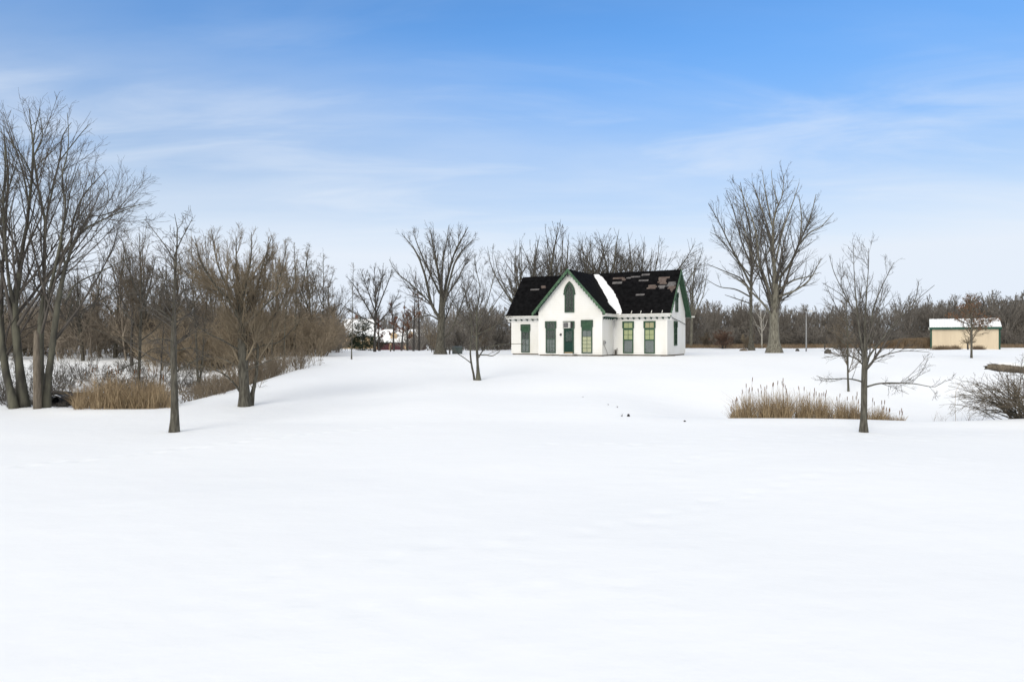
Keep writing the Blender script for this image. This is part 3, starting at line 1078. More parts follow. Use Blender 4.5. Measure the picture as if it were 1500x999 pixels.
def arch(w_, hs, hp, n=12):
    """outline of a pointed arch, z from 0: straight to hs, apex at hp"""
    pts = [(-w_ / 2, 0), (w_ / 2, 0), (w_ / 2, hs)]
    k = hp - hs
    R = (w_ * w_ / 4 + k * k) / w_
    c0 = w_ / 2 - R
    a1 = math.asin(min(1, k / R))
    pts += [(c0 + R * math.cos(a1 * i / n), hs + R * math.sin(a1 * i / n)) for i in range(1, n)]
    pts += [(0, hp)]
    pts += [(-(c0 + R * math.cos(a1 * i / n)), hs + R * math.sin(a1 * i / n)) for i in range(n - 1, -1, -1)]
    return pts


def ring(mb, outer, inner, y0, y1):
    n = len(outer)
    vs = [(x, y0, z) for x, z in outer] + [(x, y0, z) for x, z in inner] + [(x, y1, z) for x, z in outer] + [(x, y1, z) for x, z in inner]
    fs = []
    for i in range(n):
        j = (i + 1) % n
        fs += [(i, j, n + j, n + i), (2 * n + j, 2 * n + i, 3 * n + i, 3 * n + j), (j, i, 2 * n + i, 2 * n + j), (n + i, n + j, 3 * n + j, 3 * n + i)]
    mb.add(vs, fs)


aw, hs_, hp_ = 0.86, 1.62, 2.50
fr = MB()
out = arch(aw, hs_, hp_)
inn = [(x * .77, z) for x, z in arch(aw, hs_, hp_ - .12)]
inn = [(x, z + .10 if z == 0 else z) for x, z in inn]
ring(fr, out, inn, -0.11, -0.03)
o2 = [(x, z) for x, z in arch(aw + .14, hs_, hp_ + .10)][2:-0 or None]
i2 = arch(aw + .004, hs_, hp_ + .004)[2:]
for (xa, za), (xb, zb), (xc, zc), (xd, zd) in zip(o2[:-1], o2[1:], i2[1:], i2[:-1]):
    fr.prism([(xa, -.03, za), (xb, -.03, zb), (xc, -.03, zc), (xd, -.03, zd)], (0, -.11, 0))
fr.box(-aw / 2 - .10, -aw / 2 - .004, -0.14, -0.03, hs_ - .14, hs_ - .004).box(aw / 2 + .004, aw / 2 + .10, -0.14, -0.03, hs_ - .14, hs_ - .004)
attic = fr.build('window', M['frame_grey_green'], house)
attic.location = (GC, GV, 3.62)
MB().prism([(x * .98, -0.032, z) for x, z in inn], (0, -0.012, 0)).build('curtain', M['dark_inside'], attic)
MB().prism([(x * .98, -0.054, z) for x, z in inn], (0, -0.004, 0)).build('pane', M['glass'], attic)
mu = MB()
x0, x1 = -aw / 2 * .77, aw / 2 * .77
for x in (x0 / 3, x1 / 3):
    mu.box(x - .014, x + .014, -0.082, -0.062, .1, 2.02)
for z in (.52, .90, 1.28, 1.62):
    mu.box(x0, x1, -0.0805, -0.0625, z - .013, z + .013)
for sgn in (-1, 1):
    mu.tube([(sgn * x0, -.072, 1.62), (sgn * x0 * .55, -.072, 1.95), (0, -.072, 2.2)], .014, 6)
mu.build('muntins', M['frame_grey_green'], attic)

# front door under a boarded transom
dw, dh = 0.92, 2.68
d = MB()
d.box(-dw / 2, -dw / 2 + .09, -0.10, -0.03, 0, dh).box(dw / 2 - .09, dw / 2, -0.10, -0.03, 0, dh).box(-dw / 2 + .09, dw / 2 - .09, -0.10, -0.03, dh - .09, dh)
d.box(-dw / 2 + .09, dw / 2 - .09, -0.095, -0.03, 2.02, 2.12).box(-dw / 2 + .09, dw / 2 - .09, -0.06, -0.03, 2.12, dh - .09)
d.box(-dw / 2 - .055, -dw / 2 - .001, -0.125, -0.03, dh - .58, dh + .03).box(dw / 2 + .001, dw / 2 + .055, -0.125, -0.03, dh - .58, dh + .03).box(-dw / 2, dw / 2, -0.125, -0.03, dh + .001, dh + .03)
door = d.build('door', M['frame_grey_green'], house)
door.location = (GC - 0.06, GV, 0.18)
lf = MB()
lf.box(-.37, -.29, -0.085, -0.05, .02, 2.02).box(.29, .37, -0.085, -0.05, .02, 2.02).box(-.29, .29, -0.085, -0.05, 1.90, 2.02).box(-.29, .29, -0.085, -0.05, .02, .20)
lf.box(-.29, .29, -0.06, -0.04, .20, .98)
for i in range(5):
    x = -.25 + i * .125
    lf.box(x - .004, x + .004, -0.066, -0.0605, .22, .96)
lf.box(-.29, .29, -0.055, -0.045, 1.04, 1.90)
lf.build('door_leaf', M['green_dark'], door)
MB().box(-.35, .35, -0.10, -0.0855, .98, 1.04).build('push_bar', M['curtain_green'], door)
MB().box(-.36, .36, -0.14, -0.087, .04, .12).build('threshold', M['tan_wood'], door)
MB().box(-.285, .285, -0.074, -0.07, 1.05, 1.89).build('pane', M['glass'], door)
MB().tube([(.30, -.086, 1.12), (.30, -.125, 1.12), (.30, -.125, 1.24), (.30, -.086, 1.24)], .012, 6).build('handle', M['metal_dark'], door)
MB().box(GC - .65, GC + .75, GV - 0.75, GV - 0.045, -0.3, 0.12).build('doorstep', M['foundation'], house)
st = MB()
st.prism([(GC - .62, GV - .74, .122), (GC + .55, GV - .74, .122), (GC + .62, GV - .10, .122), (GC - .60, GV - .10, .122)], (0, 0, .06))
st.build('step_snow', M['snow'], house)
# porch lamp, meter, cable
MB().box(6.08, 6.24, GV - .075, GV - .03, 1.72, 1.86).tube([(6.16, GV - .07, 1.80), (6.16, GV - .16, 1.80), (6.16, GV - .16, 1.70)], [.03, .04, .06], 8).build('porch_lamp', M['black'], house)
mt = MB().box(GU1 + .028, GU1 + .15, GV + .22, GV + .44, .92, 1.28).build('electric_meter', M['metal_grey'], house)
MB().tube([(GU1 + .15, GV + .33, 1.12), (GU1 + .21, GV + .33, 1.12)], .09, 14).build('dial', M['curtain_grey'], mt)
MB().tube([(GU1 + .07, GV + .36, .92), (GU1 + .09, GV + .9, .4), (GU1 + .10, GV + 1.3, -.05)], .022, 8).build('conduit', M['metal_grey'], mt)
MB().tube([(LU + .06, -.02, 3.42), (LU + .07, 2.0, 3.12), (LU + .07, 4.2, 2.92), (LU + .06, DV - .05, 2.72)], .028, 8).build('service_cable', M['metal_dark'], house)
MB().box(9.95, 10.05, -.16, -.06, .02, .5).tube([(10.12, -.13, -.1), (10.13, -.14, .35), (10.16, -.12, .62)], .03, 8).build('pipe_stub', M['rock'], house)

# air conditioner in the transom
ac = empty('air_conditioner', HM @ Vector((GC - 0.06, GV, 0.18 + 2.13)), 'white window air conditioner with a dark grille in the transom over the door', 'air conditioner', rz=HA)
MB().box(-.41, .20, -.34, -.065, .0, .50).build('case', M['ac_white'], ac)
a = MB()
for i in range(9):
    z = .06 + i * .043
    a.box(-.36, .06, -.357, -.342, z, z + .030)
a.box(-.37, .07, -.3465, -.3415, .045, .455)
a.build('grille', M['ac_grille'], ac)
MB().box(.205, .36, -.10, -.065, .02, .48).build('side_panel', M['black'], ac)


def soil(pts, seed):
    rs = np.random.RandomState(seed)
    m = MB()
    c = [sum(p[i] for p in pts) / len(pts) for i in (0, 1)]
    ring_, n = [], len(pts) * 4
    for i in range(n):
        a_, b_ = pts[i // 4], pts[(i // 4 + 1) % len(pts)]
        t = (i % 4) / 4
        ring_.append((a_[0] + (b_[0] - a_[0]) * t + rs.normal(0, .04), a_[1] + (b_[1] - a_[1]) * t + rs.normal(0, .04)))
    wl_ = [HM @ Vector((x, y, 0)) for x, y in ring_] + [HM @ Vector((c[0] + (x - c[0]) * .6, c[1] + (y - c[1]) * .6, 0)) for x, y in ring_] + [HM @ Vector((c[0], c[1], 0))]
    hh = [0.004] * n + [0.05] * n + [0.06]
    m.add([(p.x, p.y, Hs(p.x, p.y) + q) for p, q in zip(wl_, hh)], [(i, (i + 1) % n, n + (i + 1) % n, n + i) for i in range(n)] + [(n + i, n + (i + 1) % n, 2 * n) for i in range(n)])
    o = m.build('bare_ground', M['soil'])
    tag(o, kind='structure')


soil([(8.6, GV - .03), (10.0, GV - .03), (9.95, GV - .40), (9.2, GV - .30)], 1)
soil([(13.9, -.03), (14.5, -.03), (14.9, 1.0), (14.7, 1.6), (14.45, .5), (14.35, -.75), (14.1, -.65)], 2)
soil([(4.2, GV - .03), (5.6, GV - .03), (5.5, GV - .12), (4.3, GV - .14)], 3)
soil([(10.0, -.03), (13.8, -.03), (13.6, -.16), (11.2, -.09)], 4)
# ------------------------------------------------------------------ tan shed
SA = math.radians(-31)
sx, sy = 61.0, 92.0
sz = Hs(sx, sy) - 0.02
shed = empty('shed', (sx, sy, sz), 'tan metal shed with green trim and a snow covered ribbed roof', 'shed', rz=SA)
W2, SD, SE, SR = 3.92, 6.0, 3.0, 4.05
wb = MB()
wb.prism([(-W2, 0, -.4), (-W2, SD, -.4), (-W2, SD, SE), (-W2, SD / 2, SR - .05), (-W2, 0, SE)], (2 * W2, 0, 0))
x = -W2 + .2
while x < W2 - .2:                                   # raised ribs of the metal siding
    wb.prism([(x, -.002, -.3), (x + .10, -.002, -.3), (x + .075, -.016, -.3), (x + .025, -.016, -.3)], (0, 0, SE + .25))
    x += .30
wb.build('wall', M['shed_tan'], shed)
for x in (-W2 - .03, W2 - .17):
    MB().box(x, x + .20, -.045, .15, -.3, SE - .02).build('corner_trim', M['shed_green'], shed)
rf = MB()
sl = (SR - SE) / (SD / 2)
ze = SE + .02 - .30 * sl
for a, b in ((-.30, SD / 2), (SD + .30, SD / 2)):
    rf.prism([(-W2 - .15, a, ze), (-W2 - .15, b, SR + .02), (-W2 - .15, b, SR - .06), (-W2 - .15, a, ze - .08)], (2 * W2 + .3, 0, 0))
rfo = rf.build('roof', M['shed_green'], shed)
MB().box(-W2 - .16, W2 + .16, -.345, -.305, ze - .27, ze + .03).build('fascia', M['shed_green'], shed)
sn = MB()
rr2 = random.Random(5)
x = -W2 - .13
while x < W2 + .10:
    w_ = min(.30, W2 + .13 - x)
    t1, t2 = rr2.uniform(.08, .12), rr2.uniform(.07, .13)
    e = rr2.uniform(-.36, -.22)
    ee = SE + .025 + e * sl
    sn.prism([(x + .012, e, ee), (x + .012, SD / 2, SR + .024), (x + .012, SD / 2, SR + .024 + t1), (x + .012, e + .1, ee + .1 * sl + t2)], (w_ - .015, 0, 0))
    x += .30
sn.build('roof_snow', M['snow'], rfo)
MB().box(-W2 - .22, -W2 - .155, -.32, -.10, ze - .30, ze + .05).build('gutter_end', M['gutter'], shed)

# ------------------------------------------------------------------ far houses through the trees


def far_house(name, label, px, Y, wid, dep, eave, ridge, rz, wall_mat):
    X, Y, Z = on_ground(px, Y)
    hs = empty(name, (X, Y, Z), label, 'house', rz=rz)
    m = MB()
    m.prism([(-wid / 2, 0, -.6), (-wid / 2, dep, -.6), (-wid / 2, dep, eave), (-wid / 2, dep / 2, ridge - .1), (-wid / 2, 0, eave)], (wid, 0, 0))
    m.build('wall', wall_mat, hs)
    r = MB()
    k = (ridge - eave) / (dep / 2)
    for a, b in ((-.5, dep / 2), (dep + .5, dep / 2)):
        za = eave + .05 - .5 * k
        r.prism([(-wid / 2 - .4, a, za), (-wid / 2 - .4, b, ridge + .05), (-wid / 2 - .4, b, ridge - .15), (-wid / 2 - .4, a, za - .2)], (wid + .8, 0, 0))
    ro = r.build('roof', M['metal_dark'], hs)
    s_ = MB()
    for a, b in ((-.52, dep / 2), (dep + .52, dep / 2)):
        za = eave + .06 - .52 * k
        s_.prism([(-wid / 2 - .38, a, za), (-wid / 2 - .38, b, ridge + .06), (-wid / 2 - .38, b, ridge + .22), (-wid / 2 - .38, a, za + .16)], (wid + .76, 0, 0))
    s_.build('roof_snow', M['snow'], ro)
    return hs


fh = far_house('garage', 'low red brick garage with tan posts and a snowy roof, beyond the trees', 584, 190, 13.2, 8, 2.5, 5.6, 0, M['brick_red'])
for i in range(3):
    MB().box(-5.9 + i * 4.1, -2.9 + i * 4.1, -.06, .1, -.2, 2.15).build('garage_door', M['door_maroon'], fh)
for i in range(4):
    MB().box(-6.55 + i * 4.1, -6.1 + i * 4.1, -.35, -.08, -.5, 2.3).build('post', M['tan_wood'], fh)
MB().box(-6.6, 6.6, -.42, -.30, 2.3, 2.55).build('fascia', M['gutter'], fh)
for x_ in (-1.5, 3.4):
    dm = MB().prism([(x_ - .9, .6, 3.2), (x_ + .9, .6, 3.2), (x_ + .9, .6, 4.4), (x_, .6, 5.2), (x_ - .9, .6, 4.4)], (0, 2.6, 0)).build('dormer', M['tan_wood'], fh)
    MB().prism([(x_ - 1.05, .45, 4.35), (x_, .45, 5.3), (x_, .45, 5.5), (x_ - 1.05, .45, 4.55)], (0, 2.9, 0)).prism([(x_ + 1.05, .45, 4.35), (x_ + 1.05, .45, 4.55), (x_, .45, 5.5), (x_, .45, 5.3)], (0, 2.9, 0)).build('roof_snow', M['snow'], dm)
fh2 = far_house('far_house', 'tall tan house with a steep snowy roof, mostly hidden behind the spruce', 530, 222, 9.5, 9, 4.6, 9.6, math.radians(24), M['tan_wood'])
for x_ in (-3.2, 0.2, 3.2):
    wv = MB().box(x_ - .5, x_ + .5, -.07, .05, 2.6, 4.0).build('window', M['gutter'], fh2)
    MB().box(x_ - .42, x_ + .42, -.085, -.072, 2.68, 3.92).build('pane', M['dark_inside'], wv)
MB().box(-1.0, -.2, 5.2, 6.0, 8.0, 11.2).build('chimney', M['brick_red'], fh2)

# ------------------------------------------------------------------ lamp, box, posts, stones
X, Y, Z = ground_at(1181, 515)
lp = empty('street_lamp', (X, Y, Z), 'thin grey lamp pole with a short arm, right of the big bare tree', 'street lamp')
ph = (515 - 456) / 1000 * Y
MB().tube([(0, 0, -.4), (0, 0, ph * .5), (0, 0, ph)], [.085, .07, .055], 10).build('pole', M['metal_grey'], lp, True)
MB().tube([(0, 0, ph - .12), (.12, 0, ph - .02), (.35, 0, ph + .02)], .03, 8).build('arm', M['metal_grey'], lp, True)
MB().prism([(.25, -.10, ph - .03), (.72, -.10, ph - .06), (.74, -.10, ph + .02), (.45, -.10, ph + .09), (.25, -.10, ph + .07)], (0, .22, 0)).build('lamp_head', M['gutter'], lp)

X, Y, Z = ground_at(670, 518.5)
bx = empty('utility_box', (X, Y, Z), 'dark green utility cabinet in the snow, right of the large bare oak', 'utility box', rz=.12)
MB().box(-.48, .48, 0, .8, -.2, .66).prism([(-.49, -.01, .662), (.49, -.01, .662), (.49, .81, .70), (-.49, .81, .70)], (0, 0, .03)).build('cabinet', M['box_green'], bx)
MB().box(-.44, -.01, -.025, -.002, .05, .6).box(.01, .44, -.025, -.002, .05, .6).build('door', M['box_green'], bx)
for px, py, hh, lab in ((658.5, 519, .75, 'short dark wooden post beside the green utility cabinet'), (572, 515, .8, 'short dark wooden post in front of the brick garage'), (1208, 512, .7, 'short dark stake at the edge of the far brown grass')):
    X, Y, Z = ground_at(px, py)
    p = MB().tube([(X, Y, Z - .3), (X + .02, Y, Z + hh * .5), (X, Y, Z + hh)], [.08, .075, .07], 8).build('post', M['bark_dark'])
    tag(p, lab, 'post', 'wooden posts')


def stone(name, px, py, w, h, label, cat, seed, mat='rock', group=None, cap=False):
    X, Y, Z = ground_at(px, py)
    W_, H_ = w / 1000 * Y / 2, h / 1000 * Y
    rs = np.random.RandomState(seed)
    m = MB()
    n, k = 7, 12
    vs = []
    for i in range(n):
        ph_ = math.pi / 2 * i / (n - 1)
        for j in range(k):
            a_ = 2 * math.pi * j / k
            q = 1 + rs.normal(0, .10)
            vs.append((W_ * math.cos(ph_) ** .8 * math.cos(a_) * q, W_ * .75 * math.cos(ph_) ** .8 * math.sin(a_) * q, H_ * math.sin(ph_) * q if i else -.15))
    fs = [(i * k + j, i * k + (j + 1) % k, (i + 1) * k + (j + 1) % k, (i + 1) * k + j) for i in range(n - 1) for j in range(k)] + [tuple((n - 1) * k + j for j in range(k))]
    m.add(vs, fs)
    o = m.build(name, M[mat])
    o.location = (X, Y, Z)
    o.rotation_euler = (0, 0, rs.uniform(0, 6))
    tag(o, label, cat, group)
    return o


stone('boulder', 1212.5, 518, 12, 6.5, 'larger dark rounded boulder half sunk in snow, left of the slender tree', 'boulder', 1, group='boulders by the lamp')
stone('boulder', 1168, 514.5, 8, 3.5, 'small flat dark boulder in snow just left of the lamp pole', 'boulder', 2, group='boulders by the lamp')
stone('boulder', 1089, 514, 13, 3.0, 'low reddish boulder in snow left of the two big tree trunks', 'boulder', 7, 'soil')
stone('stone', 920.5, 610, 6, 3.2, 'dark stone showing through the open snow below the cottage', 'stone', 3, 'black', 'dark specks in the open snow')
stone('stone', 1003, 617.5, 4.2, 1.6, 'flat dark stone alone in the snow left of the cattails', 'stone', 4, 'black', 'dark specks in the open snow')
for px, py, hh, sd in ((911, 610, .16, 5), (904.5, 597, .13, 6), (891, 593, .10, 7), (853.5, 582, .08, 8)):
    X, Y, Z = ground_at(px, py)
    rs = np.random.RandomState(sd)
    V, Fq = blades(rs, np.tile(np.array([[X, Y, Z - .03]]), (7, 1)) + rs.normal(0, .03, (7, 3)) * (1, 1, 0), rs.uniform(.5, 1.2, 7) * hh, np.full(7, .02), rs.uniform(.1, .6, 7))
    o = link_mesh('weed_stub', quads_mesh('weed_stub', V, Fq), M['bark_dark'])
    tag(o, {5: 'dark weed stub right beside the dark stone in the open snow', 6: 'thin weed stub upslope of the dark stone, nearest to it', 7: 'small weed stub farther upslope of the dark stone', 8: 'tiny lone weed stub high on the slope below the cottage door'}[sd], 'weed', 'weed stubs in the open snow')

# ------------------------------------------------------------------ trees on the left
G_L = 'tall bare trees at the left edge'
YL = 30.5
measured_tree('bare_tree', 'leftmost tall bare tree, leaning at the left edge of the photo', 'tree', 21, YL,
              [[(21, 592, 0, 14), (12, 560, 0, 12), (3, 500, 0, 10), (0, 420, 0, 9), (4, 330, .4, 7), (6, 262, .6, 5), (2, 210, .8, 2)],
               [(4, 350, .3, 6), (-12, 290, -.4, 4), (-20, 230, -.8, 2)], [(5, 300, .5, 4), (20, 255, 1.0, 3), (28, 225, 1.2, 1.5)]],
              'maple', M['bark_grey'], M['twig_dark'], 101, group=G_L, rk=.00016, dens=1.1)
measured_tree('bare_tree', 'tall mossy bare tree that forks low, left of the snapped trunk', 'tree', 35, YL,
              [[(36, 592, 0, 20), (29, 545, 0, 15), (24, 492, 0, 14), (21, 452, 0, 13), (27, 418, 0, 10), (35, 354, .2, 9), (41, 320, .3, 8), (46, 250, .5, 6.5), (48, 218, .6, 5), (40, 158, .8, 1.5)],
               [(21, 450, 0, 10), (13, 412, -.4, 8), (8, 350, -.8, 7), (6, 300, -1.0, 5.5), (10, 240, -1.2, 4), (8, 185, -1.4, 2)],
               [(42, 300, .3, 6), (33, 250, .9, 4), (18, 205, 1.4, 2.5), (6, 165, 1.6, 1.2)], [(47, 235, .6, 4), (62, 200, .2, 2.5), (57, 165, 0, 1.5)], [(46, 255, .5, 4), (30, 225, 0, 3), (0, 192, -.5, 1.5)],
               [(22, 452, 0, 5), (5, 438, .6, 3.5), (-20, 425, 1, 2)]],
              'maple', M['bark_moss'], M['twig_dark'], 102, group=G_L, rk=.00016, dens=1.3)
measured_tree('bare_tree', 'tall straight bare tree just right of the snapped trunk', 'tree', 61, YL + .3,
              [[(61, 592, 0, 12), (60, 540, 0, 11), (60, 470, 0, 11), (64, 430, 0, 9), (66, 350, 0, 8), (67, 325, 0, 7.5), (60, 290, .3, 6.5), (53, 240, .5, 5), (50, 205, .6, 3.5), (60, 160, .8, 1.2)],
               [(62, 470, 0, 9), (77, 410, -.5, 8), (86, 370, -.8, 7), (93, 330, -1.0, 6.5), (96, 300, -1.1, 5), (90, 262, -1.3, 4), (100, 215, -1.5, 2.5), (99, 165, -1.6, 1.3)],
               [(63, 440, 0, 5), (48, 410, .7, 4), (40, 380, 1.1, 3), (46, 330, 1.5, 2)], [(66, 330, 0, 5), (80, 266, .8, 4.5), (89, 230, 1.0, 4), (92, 200, 1.2, 3), (106, 180, 1.4, 1.5)],
               [(88, 235, 1.0, 3.5), (112, 205, .6, 2.5), (131, 182, .4, 1.2)]],
              'maple', M['bark_moss'], M['twig_dark'], 103, group=G_L, rk=.00016, dens=1.3)
measured_tree('bare_tree', 'bare tree leaning right with long arching limbs, rightmost of the left edge group', 'tree', 67, YL - .2,
              [[(67, 596, 0, 15), (72, 540, 0, 12), (77, 505, 0, 11), (85, 440, 0, 10), (96, 390, 0, 8.5), (106, 360, 0, 7.5), (118, 340, -.3, 6), (141, 326, -.8, 4), (165, 314, -1.2, 3), (205, 298, -1.6, 1.3)],
               [(95, 445, 0, 6), (108, 420, .3, 4.5), (122, 410, .5, 4), (154, 395, .9, 3), (188, 378, 1.2, 1.4)],
               [(104, 365, 0, 6), (107, 325, .6, 5), (120, 290, 1.0, 4), (138, 268, 1.3, 2.5), (155, 250, 1.5, 1.2)],
               [(112, 350, -.1, 5), (130, 318, .2, 3.5), (148, 316, .4, 3), (180, 305, .5, 2.2), (222, 297, .6, 1.2)],
               [(96, 392, 0, 6), (90, 350, .7, 5), (98, 310, 1.2, 4), (104, 275, 1.5, 2.5), (118, 240, 1.8, 1.2)], [(80, 500, 0, 5), (94, 480, .6, 3), (106, 440, 1.1, 2)]],
              'maple', M['bark_moss'], M['twig_dark'], 104, group=G_L, rk=.00016, dens=1.2)
X, Y, Z = on_ground(55, YL - .6)
k_ = Y / 1000
sg = MB()
sg.tube([(0, 0, -.3), (-.02, 0, 1.1), (-.05, 0, 2.3), (-.04, 0, 3.2), (-.06, 0, 3.42)], [.17, .15, .13, .10, .04], 10)
sg.tube([(-.06, 0, 2.6), (-.14, .02, 3.0), (-.17, .03, 3.4)], [.06, .04, .012], 6)
o = sg.build('tree_snag', M['wood_bare'], None, True)
o.location = (X, Y, Z)
tag(o, 'snapped pale tree trunk with a splintered top among the left trees', 'dead tree')
measured_tree('bare_tree', 'short mossy leaning trunk at the far left foot of the tall trees', 'tree', 10, YL - .4,
              [[(22, 592, 0, 15), (10, 555, 0, 12), (4, 510, 0, 10), (1, 470, 0, 8), (-8, 420, 0, 6), (-14, 360, 0, 3)]], 'maple', M['bark_moss'], M['twig_dark'], 111, group=G_L, rk=.00016, dens=.8, depth=2)

# slim tree in front
measured_tree('slim_tree', 'slim straight bare tree in the open snow at front left', 'tree', 255, 0,
              [[(255, 634, 0, 19), (256, 610, 0, 15), (255, 560, 0, 12.5), (253, 500, 0, 11), (253, 450, 0, 9), (254, 410, 0, 7), (255, 375, 0, 5.5), (257, 340, .0, 3), (252, 312, 0, 1.2)],
               [(255, 376, 0, 4), (265, 352, .2, 3), (275, 333, .3, 2), (282, 318, .35, 1.2)], [(255, 382, 0, 4), (246, 366, -.2, 3), (232, 347, -.3, 2.2), (212, 322, -.4, 1.2)],
               [(257, 546, 0, 5), (268, 538, .2, 4), (282, 530, .4, 3), (305, 522, .6, 1.5)], [(253, 470, 0, 3.5), (236, 455, -.3, 2.5), (214, 452, -.5, 1.3)], [(253, 440, 0, 3), (272, 425, .2, 2.2), (292, 420, .3, 1.2)],
               [(254, 500, 0, 3.5), (232, 497, -.5, 2.6), (205, 505, -.8, 1.3)], [(254, 515, 0, 3.5), (280, 510, .5, 2.6), (305, 520, .8, 1.3)]],
              'pole', M['bark_grey'], M['twig_grey'], 120, py=633, dens=1.7, rk=.00024, droop=.005)

# tan willow with many upright twigs
measured_tree('willow_tree', 'broad tan twigged willow on the snowy bank, left of centre', 'tree', 358, 0,
              [[(359, 596, 0, 24), (358, 570, 0, 19), (356, 530, 0, 18), (354, 490, 0, 16), (352, 455, 0, 13), (350, 430, .1, 10), (346, 395, .2, 6), (345, 345, .3, 1.5)],
               [(366, 592, .1, 11), (373, 562, .3, 9), (376, 540, .4, 8), (378, 490, .5, 6), (385, 440, .7, 4), (392, 370, .9, 1.5)],
               [(353, 470, 0, 10), (335, 440, -.5, 8), (315, 418, -1.0, 6.5), (294, 385, -1.4, 4.5), (284, 345, -1.7, 1.5)], [(352, 455, 0, 9), (333, 420, .5, 7), (318, 385, .9, 4.5), (310, 338, 1.2, 1.5)],
               [(352, 450, 0, 8), (362, 410, -.5, 6), (368, 375, -.8, 4), (369, 340, -1, 1.5)], [(354, 465, 0, 8), (375, 425, .4, 6), (386, 385, .7, 4), (398, 345, .9, 1.5)],
               [(355, 480, 0, 8), (385, 450, -.6, 6), (405, 425, -1.0, 4.5), (420, 358, -1.4, 1.5)], [(355, 495, 0, 7), (390, 475, .7, 5), (412, 445, 1.2, 4), (432, 385, 1.6, 1.5)],
               [(353, 576, 0, 6), (338, 556, -.3, 5), (318, 543, -.6, 3.5), (272, 529, -1, 1.5)], [(354, 515, 0, 5), (325, 498, -.8, 4), (300, 486, -1.3, 3), (262, 455, -1.8, 1.4)],
               [(354, 520, 0, 5), (388, 505, .6, 4), (410, 500, 1, 3), (440, 470, 1.4, 1.4)], [(354, 540, 0, 4), (325, 525, .8, 3), (290, 520, 1.5, 1.5)], [(356, 545, 0, 4), (390, 530, -.7, 3), (420, 520, -1.2, 1.5)]],
              'willow', M['bark_grey'], M['twig_willow'], 130, py=595, dens=.92, rk=.00015)

YS = 45
measured_tree('bare_tree', 'bare tree rising straight out of the left cattails', 'tree', 202, 36,
              [[(202, 585, 0, 9), (204, 540, 0, 8), (206, 480, 0, 7), (207, 430, 0, 6), (205, 385, .3, 3.5), (203, 342, .5, 1.4)], [(206, 460, 0, 5), (220, 420, .6, 3.5), (228, 375, 1, 1.5)], [(206, 440, 0, 4.5), (190, 400, -.7, 3), (178, 352, -1, 1.5)],
               [(205, 530, 0, 4), (190, 535, -.6, 3), (165, 545, -1.4, 2.4), (140, 550, -2.0, 1.3)], [(205, 500, 0, 4), (230, 480, .8, 3), (248, 450, 1.3, 1.3)], [(205, 525, 0, 3.5), (222, 512, .6, 2.5), (245, 508, 1, 1.3)], [(205, 480, 0, 4), (180, 455, .9, 3), (160, 420, 1.5, 1.3)],
               [(205, 505, 0, 3.5), (175, 497, .6, 2.5), (135, 480, 1.3, 1.3)]],
              'maple', M['bark_grey'], M['twig_brown'], 140, dens=1.4, rk=.00016)
measured_tree('bare_tree', 'dark stout bare trunk on the snowy rise behind the left cattails', 'tree', 192, 58,
              [[(193, 533, 0, 9), (193, 500, 0, 7), (194, 460, 0, 6), (192, 420, .3, 4), (190, 365, .5, 1.3)], [(193, 470, 0, 4.5), (175, 430, -.8, 3), (163, 385, -1.3, 1.3)], [(193, 460, 0, 4.5), (212, 425, .8, 3), (222, 390, 1.2, 1.3)]],
              'maple', M['bark_dark'], M['twig_dark'], 141, dens=1.3, rk=.00016)
measured_tree('bare_tree', 'thin leaning sapling between the cattails and the slim front tree', 'tree', 235, 42,
              [[(234, 572, 0, 4), (236, 540, 0, 3.6), (238, 500, 0, 3), (240, 450, .2, 2), (236, 400, .4, 1.2)]], 'pole', M['bark_dark'], M['twig_brown'], 142, dens=1.4)
measured_tree('bare_tree', 'bare tree with a double trunk on the bank, left of the willow', 'tree', 290, 43,
              [[(291, 572, 0, 8), (289, 540, 0, 6.5), (288, 500, 0, 5), (284, 430, .3, 3), (282, 350, .4, 1.3)], [(292, 568, 0, 7), (296, 530, .3, 5), (299, 480, .5, 4), (303, 420, .7, 2.5), (300, 345, .9, 1.3)], [(288, 480, 0, 4), (270, 430, -.8, 3), (262, 375, -1.2, 1.3)]],
              'maple', M['bark_grey'], M['twig_brown'], 143, dens=1.3, rk=.00015)
G_B = 'slender trees along the brushy bank'
for i, (px, pyb, Y_, top, wd, lab) in enumerate(((398, 548, 48, 348, 4, 'slender bare tree in the bank brush, nearest the willow'), (416, 544, 52, 352, 4.5, 'second slender bare tree right of the willow'),
                                                (431, 531, 56, 355, 7, 'slender forked bare tree with a stout mossy foot at the end of the bank'), (447, 524, 64, 362, 4, 'slender bare tree just behind the end of the bank, before the dark cedar'), (470, 520, 68, 372, 4, 'slender bare tree right of the dark cedar'))):
    stems = [[(px, pyb, 0, wd), (px + 1, (pyb * 2 + top) / 3, 0, wd * .75), (px + 3, (pyb + top) / 2, .2, wd * .6), (px + 2, top, .4, 1.2)]]
    if i == 2:
        stems.append([(px, 500, 0, 4), (px + 8, 460, .4, 3), (px + 14, 410, .8, 2), (px + 22, 358, 1.0, 1.2)])
    stems.append([(px + 2, (pyb + top) / 2 + 12, 0, 2.5), (px + 12, (pyb + top) / 2 - 25, .6, 2), (px + 20, top + 22, 1, 1.1)])
    stems.append([(px + 2, (pyb + top) / 2 + 2, 0, 2.5), (px - 9, (pyb + top) / 2 - 32, -.6, 2), (px - 13, top + 26, -1, 1.1)])
    measured_tree('slender_tree', lab, 'tree', px, Y_, stems, 'pole', M['bark_moss'], M['twig_brown'], 150 + i, group=G_B, dens=1.5, rk=.00015)

